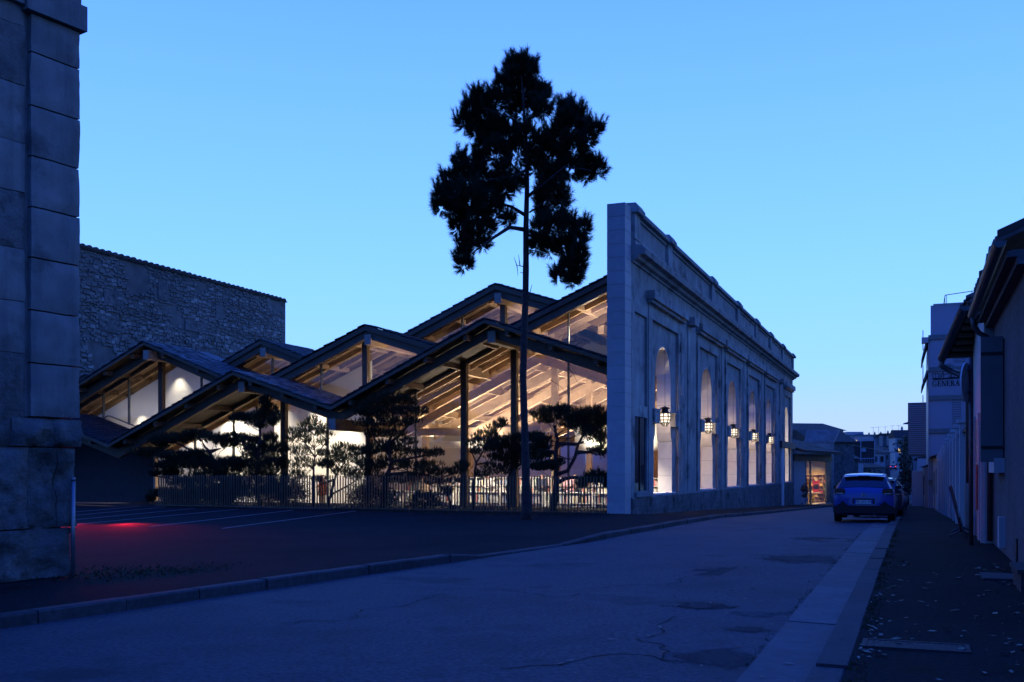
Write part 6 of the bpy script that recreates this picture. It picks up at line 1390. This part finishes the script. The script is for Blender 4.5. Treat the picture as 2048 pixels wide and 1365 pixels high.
def person(label, loc, ang, coat, trouser, coat_len=.62, stride=.0, arms=((-.05, .12), (-.05, .12)), hat=None, bag=None, bend=0., hair=HAIR):
    t = thing("person", label, "person", (0, 0, 0))
    bx_ = lambda z: bend * max(0, z - .95)
    J = {'pel': (0, 0, .93), 'ab': (0, .01 + bx_(1.1), 1.1), 'ch': (0, .01 + bx_(1.28), 1.28), 'nk': (0, .01 + bx_(1.45), 1.45), 'hd': (0, .035 + bx_(1.56), 1.56), 'tp': (0, .025 + bx_(1.66), 1.655), 'no': (0, .135 + bx_(1.56), 1.565)}
    V_, E_, R_ = [], [], []
    idx = {}
    def v(k, p, r): idx[k] = len(V_); V_.append(p); R_.append(r)
    def e(a, b): E_.append((idx[a], idx[b]))
    v('pel', J['pel'], (.15, .11)); v('ab', J['ab'], (.13, .10)); v('ch', J['ch'], (.15, .11)); v('nk', J['nk'], .055); v('hd', J['hd'], (.082, .095)); v('tp', J['tp'], .07); v('no', J['no'], .014)
    for a, b in (('pel', 'ab'), ('ab', 'ch'), ('ch', 'nk'), ('nk', 'hd'), ('hd', 'tp'), ('hd', 'no')): e(a, b)
    for sg, n in ((-1, 'l'), (1, 'r')):
        ay, hy = arms[0 if sg < 0 else 1]; st = stride * sg
        sh = (sg * .175, .0 + bx_(1.4), 1.40); el = (sg * .235, ay + bx_(1.2), 1.13); wr = (sg * .215, hy + bx_(1.2), .93 if hy < .2 else 1.12)
        v('sh' + n, sh, .058); v('el' + n, el, .043); v('wr' + n, wr, .028); e('ch', 'sh' + n); e('sh' + n, 'el' + n); e('el' + n, 'wr' + n)
        d = (V3(wr) - V3(el)).normalized(); pm = V3(wr) + d * .07; v('pm' + n, tuple(pm), (.034, .017)); e('wr' + n, 'pm' + n)
        side = V3((0, 1, 0)); 
        for k, (off, ln) in enumerate(((-.028, .075), (-.009, .088), (.010, .082), (.027, .064))):
            a = pm + d * .035 + side * off; b = a + d * ln * .6; c = b + d * ln * .3 + V3((-sg * .018, 0, 0))
            v(f'f{n}{k}a', tuple(a), .0095); v(f'f{n}{k}b', tuple(b), .008); v(f'f{n}{k}c', tuple(c), .006); e('pm' + n, f'f{n}{k}a'); e(f'f{n}{k}a', f'f{n}{k}b'); e(f'f{n}{k}b', f'f{n}{k}c')
        a = V3(wr) + d * .03 + side * .035; b = a + d * .04 + side * .02; v('th' + n, tuple(a), .011); v('ti' + n, tuple(b), .008); e('wr' + n, 'th' + n); e('th' + n, 'ti' + n)
        hp_ = (sg * .095, 0, .88); kn = (sg * .10, .04 + st * .16, .49); an = (sg * .10, -.02 + st * .32, .085 + (0.05 if st < 0 else 0)); to = (sg * .115, .13 + st * .32, .035)
        v('hp' + n, hp_, .085); v('kn' + n, kn, .055); v('an' + n, an, .038); v('to' + n, to, .03); e('pel', 'hp' + n); e('hp' + n, 'kn' + n); e('kn' + n, 'an' + n); e('an' + n, 'to' + n)
    body = skin("body", V_, E_, R_, SKIN, t)
    # coat: its own closed shell over torso and arms, with a skirt; trousers and shoes over the legs
    g_ = lambda k: V_[idx[k]]
    vs = [g_('pel'), g_('ab'), g_('ch'), tuple(V3(g_('nk')) - V3((0, 0, .035)))]; rs = [(.185, .145), (.165, .135), (.185, .145), .075]; es = [(0, 1), (1, 2), (2, 3)]
    for n in 'lr':
        b = len(vs); vs += [g_('sh' + n), g_('el' + n), tuple(V3(g_('wr' + n)).lerp(V3(g_('el' + n)), .12))]; rs += [.078, .064, .05]; es += [(2, b), (b, b + 1), (b + 1, b + 2)]
    vs.append((0, -.01, .93 - coat_len)); rs.append((.20, .165)); es.append((0, len(vs) - 1))
    rs = [tuple(x * 1.36 for x in r) if isinstance(r, tuple) else r * (1.45 if i != 3 else 1.0) for i, r in enumerate(rs)]; skin("coat", vs, es, rs, coat, t)
    vs, rs, es = [g_('pel')], [(.165, .125)], []
    for n in 'lr':
        b = len(vs); an = V3(g_('an' + n)); vs += [g_('hp' + n), g_('kn' + n), tuple(an + V3((0, 0, .02)))]; rs += [.098, .075, .062]; es += [(0, b), (b, b + 1), (b + 1, b + 2)]
    rs = [tuple(x * 1.2 for x in r) if isinstance(r, tuple) else r * 1.32 for r in rs]; skin("trousers", vs, es, rs, trouser, t)
    for n in 'lr':
        an = V3(g_('an' + n)); to = V3(g_('to' + n)); skin("shoe", [tuple(an - V3((0, .03, .03))), tuple(an + V3((0, .04, -.04))), tuple(to + V3((0, .03, 0)))], [(0, 1), (1, 2)], [.045, .042, .034], M['black'], t)
    hc = V3(g_('tp')); 
    skin("hair", [tuple(hc + V3((0, -.03, -.03))), tuple(hc + V3((0, -.06, -.12)))], [(0, 1)], [.10, .075], hair if hat is None else hat, t)
    for sg in (-1, 1): MB().lathe(V3(g_('hd')) + V3((sg * .032, .088, .015)), [(.006, -.006), (.010, 0), (.006, .006)], 6).build("eye", M['black'], t)
    if bag:
        skin("shoulder_bag", [(.24, -.05, .98), (.25, -.05, .80)], [(0, 1)], [(.05, .12), (.06, .14)], bag, t)
    t.location = loc; t.rotation_euler = (0, 0, ang); return t
FL = -.35
p0 = P(1609, 940, 75.5); s_ = p0.x * .3753 + p0.y * .9269
person("pedestrian in a long dark coat and pale trousers outside the lit shop", (p0.x, p0.y, fz(s_) + .06), -.9, solid("dark_coat", (.06, .065, .06)), solid("pale_trousers", (.40, .44, .5)), .42, .7, ((.02, .25), (-.08, .05)), bag=solid("bag_cloth", (.08, .07, .06)))
w, z = wz(1084, 950, 7.9); person("reader in a navy jacket and dark cap between the bookshelves", L(w, 7.9, FL), 2.6, solid("navy_jacket", (.012, .016, .045)), solid("olive_trousers", (.16, .17, .12)), .12, 0, ((.05, .3), (-.05, .1)), hat=solid("dark_cap", (.02, .022, .04)))
w, z = wz(1137, 950, 7.8); person("reader in a pink shirt with their back to the glass front", L(w, 7.8, FL), -.3, solid("pink_shirt", (.58, .33, .34)), solid("dark_jeans", (.03, .035, .05)), .08, 0, ((.03, .22), (.03, .22)), bend=.12)
w, z = wz(985, 950, 8.2); person("reader in a white shirt leaning over the low shelves left of the main post", L(w, 8.2, FL), 2.2, solid("white_shirt", (.7, .68, .64)), solid("grey_trousers", (.2, .2, .2)), .08, 0, ((.08, .3), (.08, .3)), bend=.45)
w, z = wz(1152, 950, 9.4); person("dark clothed reader deep in the hall, right of the pink shirt", L(w, 9.4, FL), 1.2, solid("black_top", (.03, .03, .035)), solid("blue_jeans", (.05, .08, .16)), .08, 0)
w, z = wz(645, 950, 6.2); person("visitor in an orange top behind the young pine at left", L(w, 6.2, FL), 1.9, solid("orange_top", (.6, .2, .06)), solid("tan_trousers", (.35, .26, .16)), .08, 0)
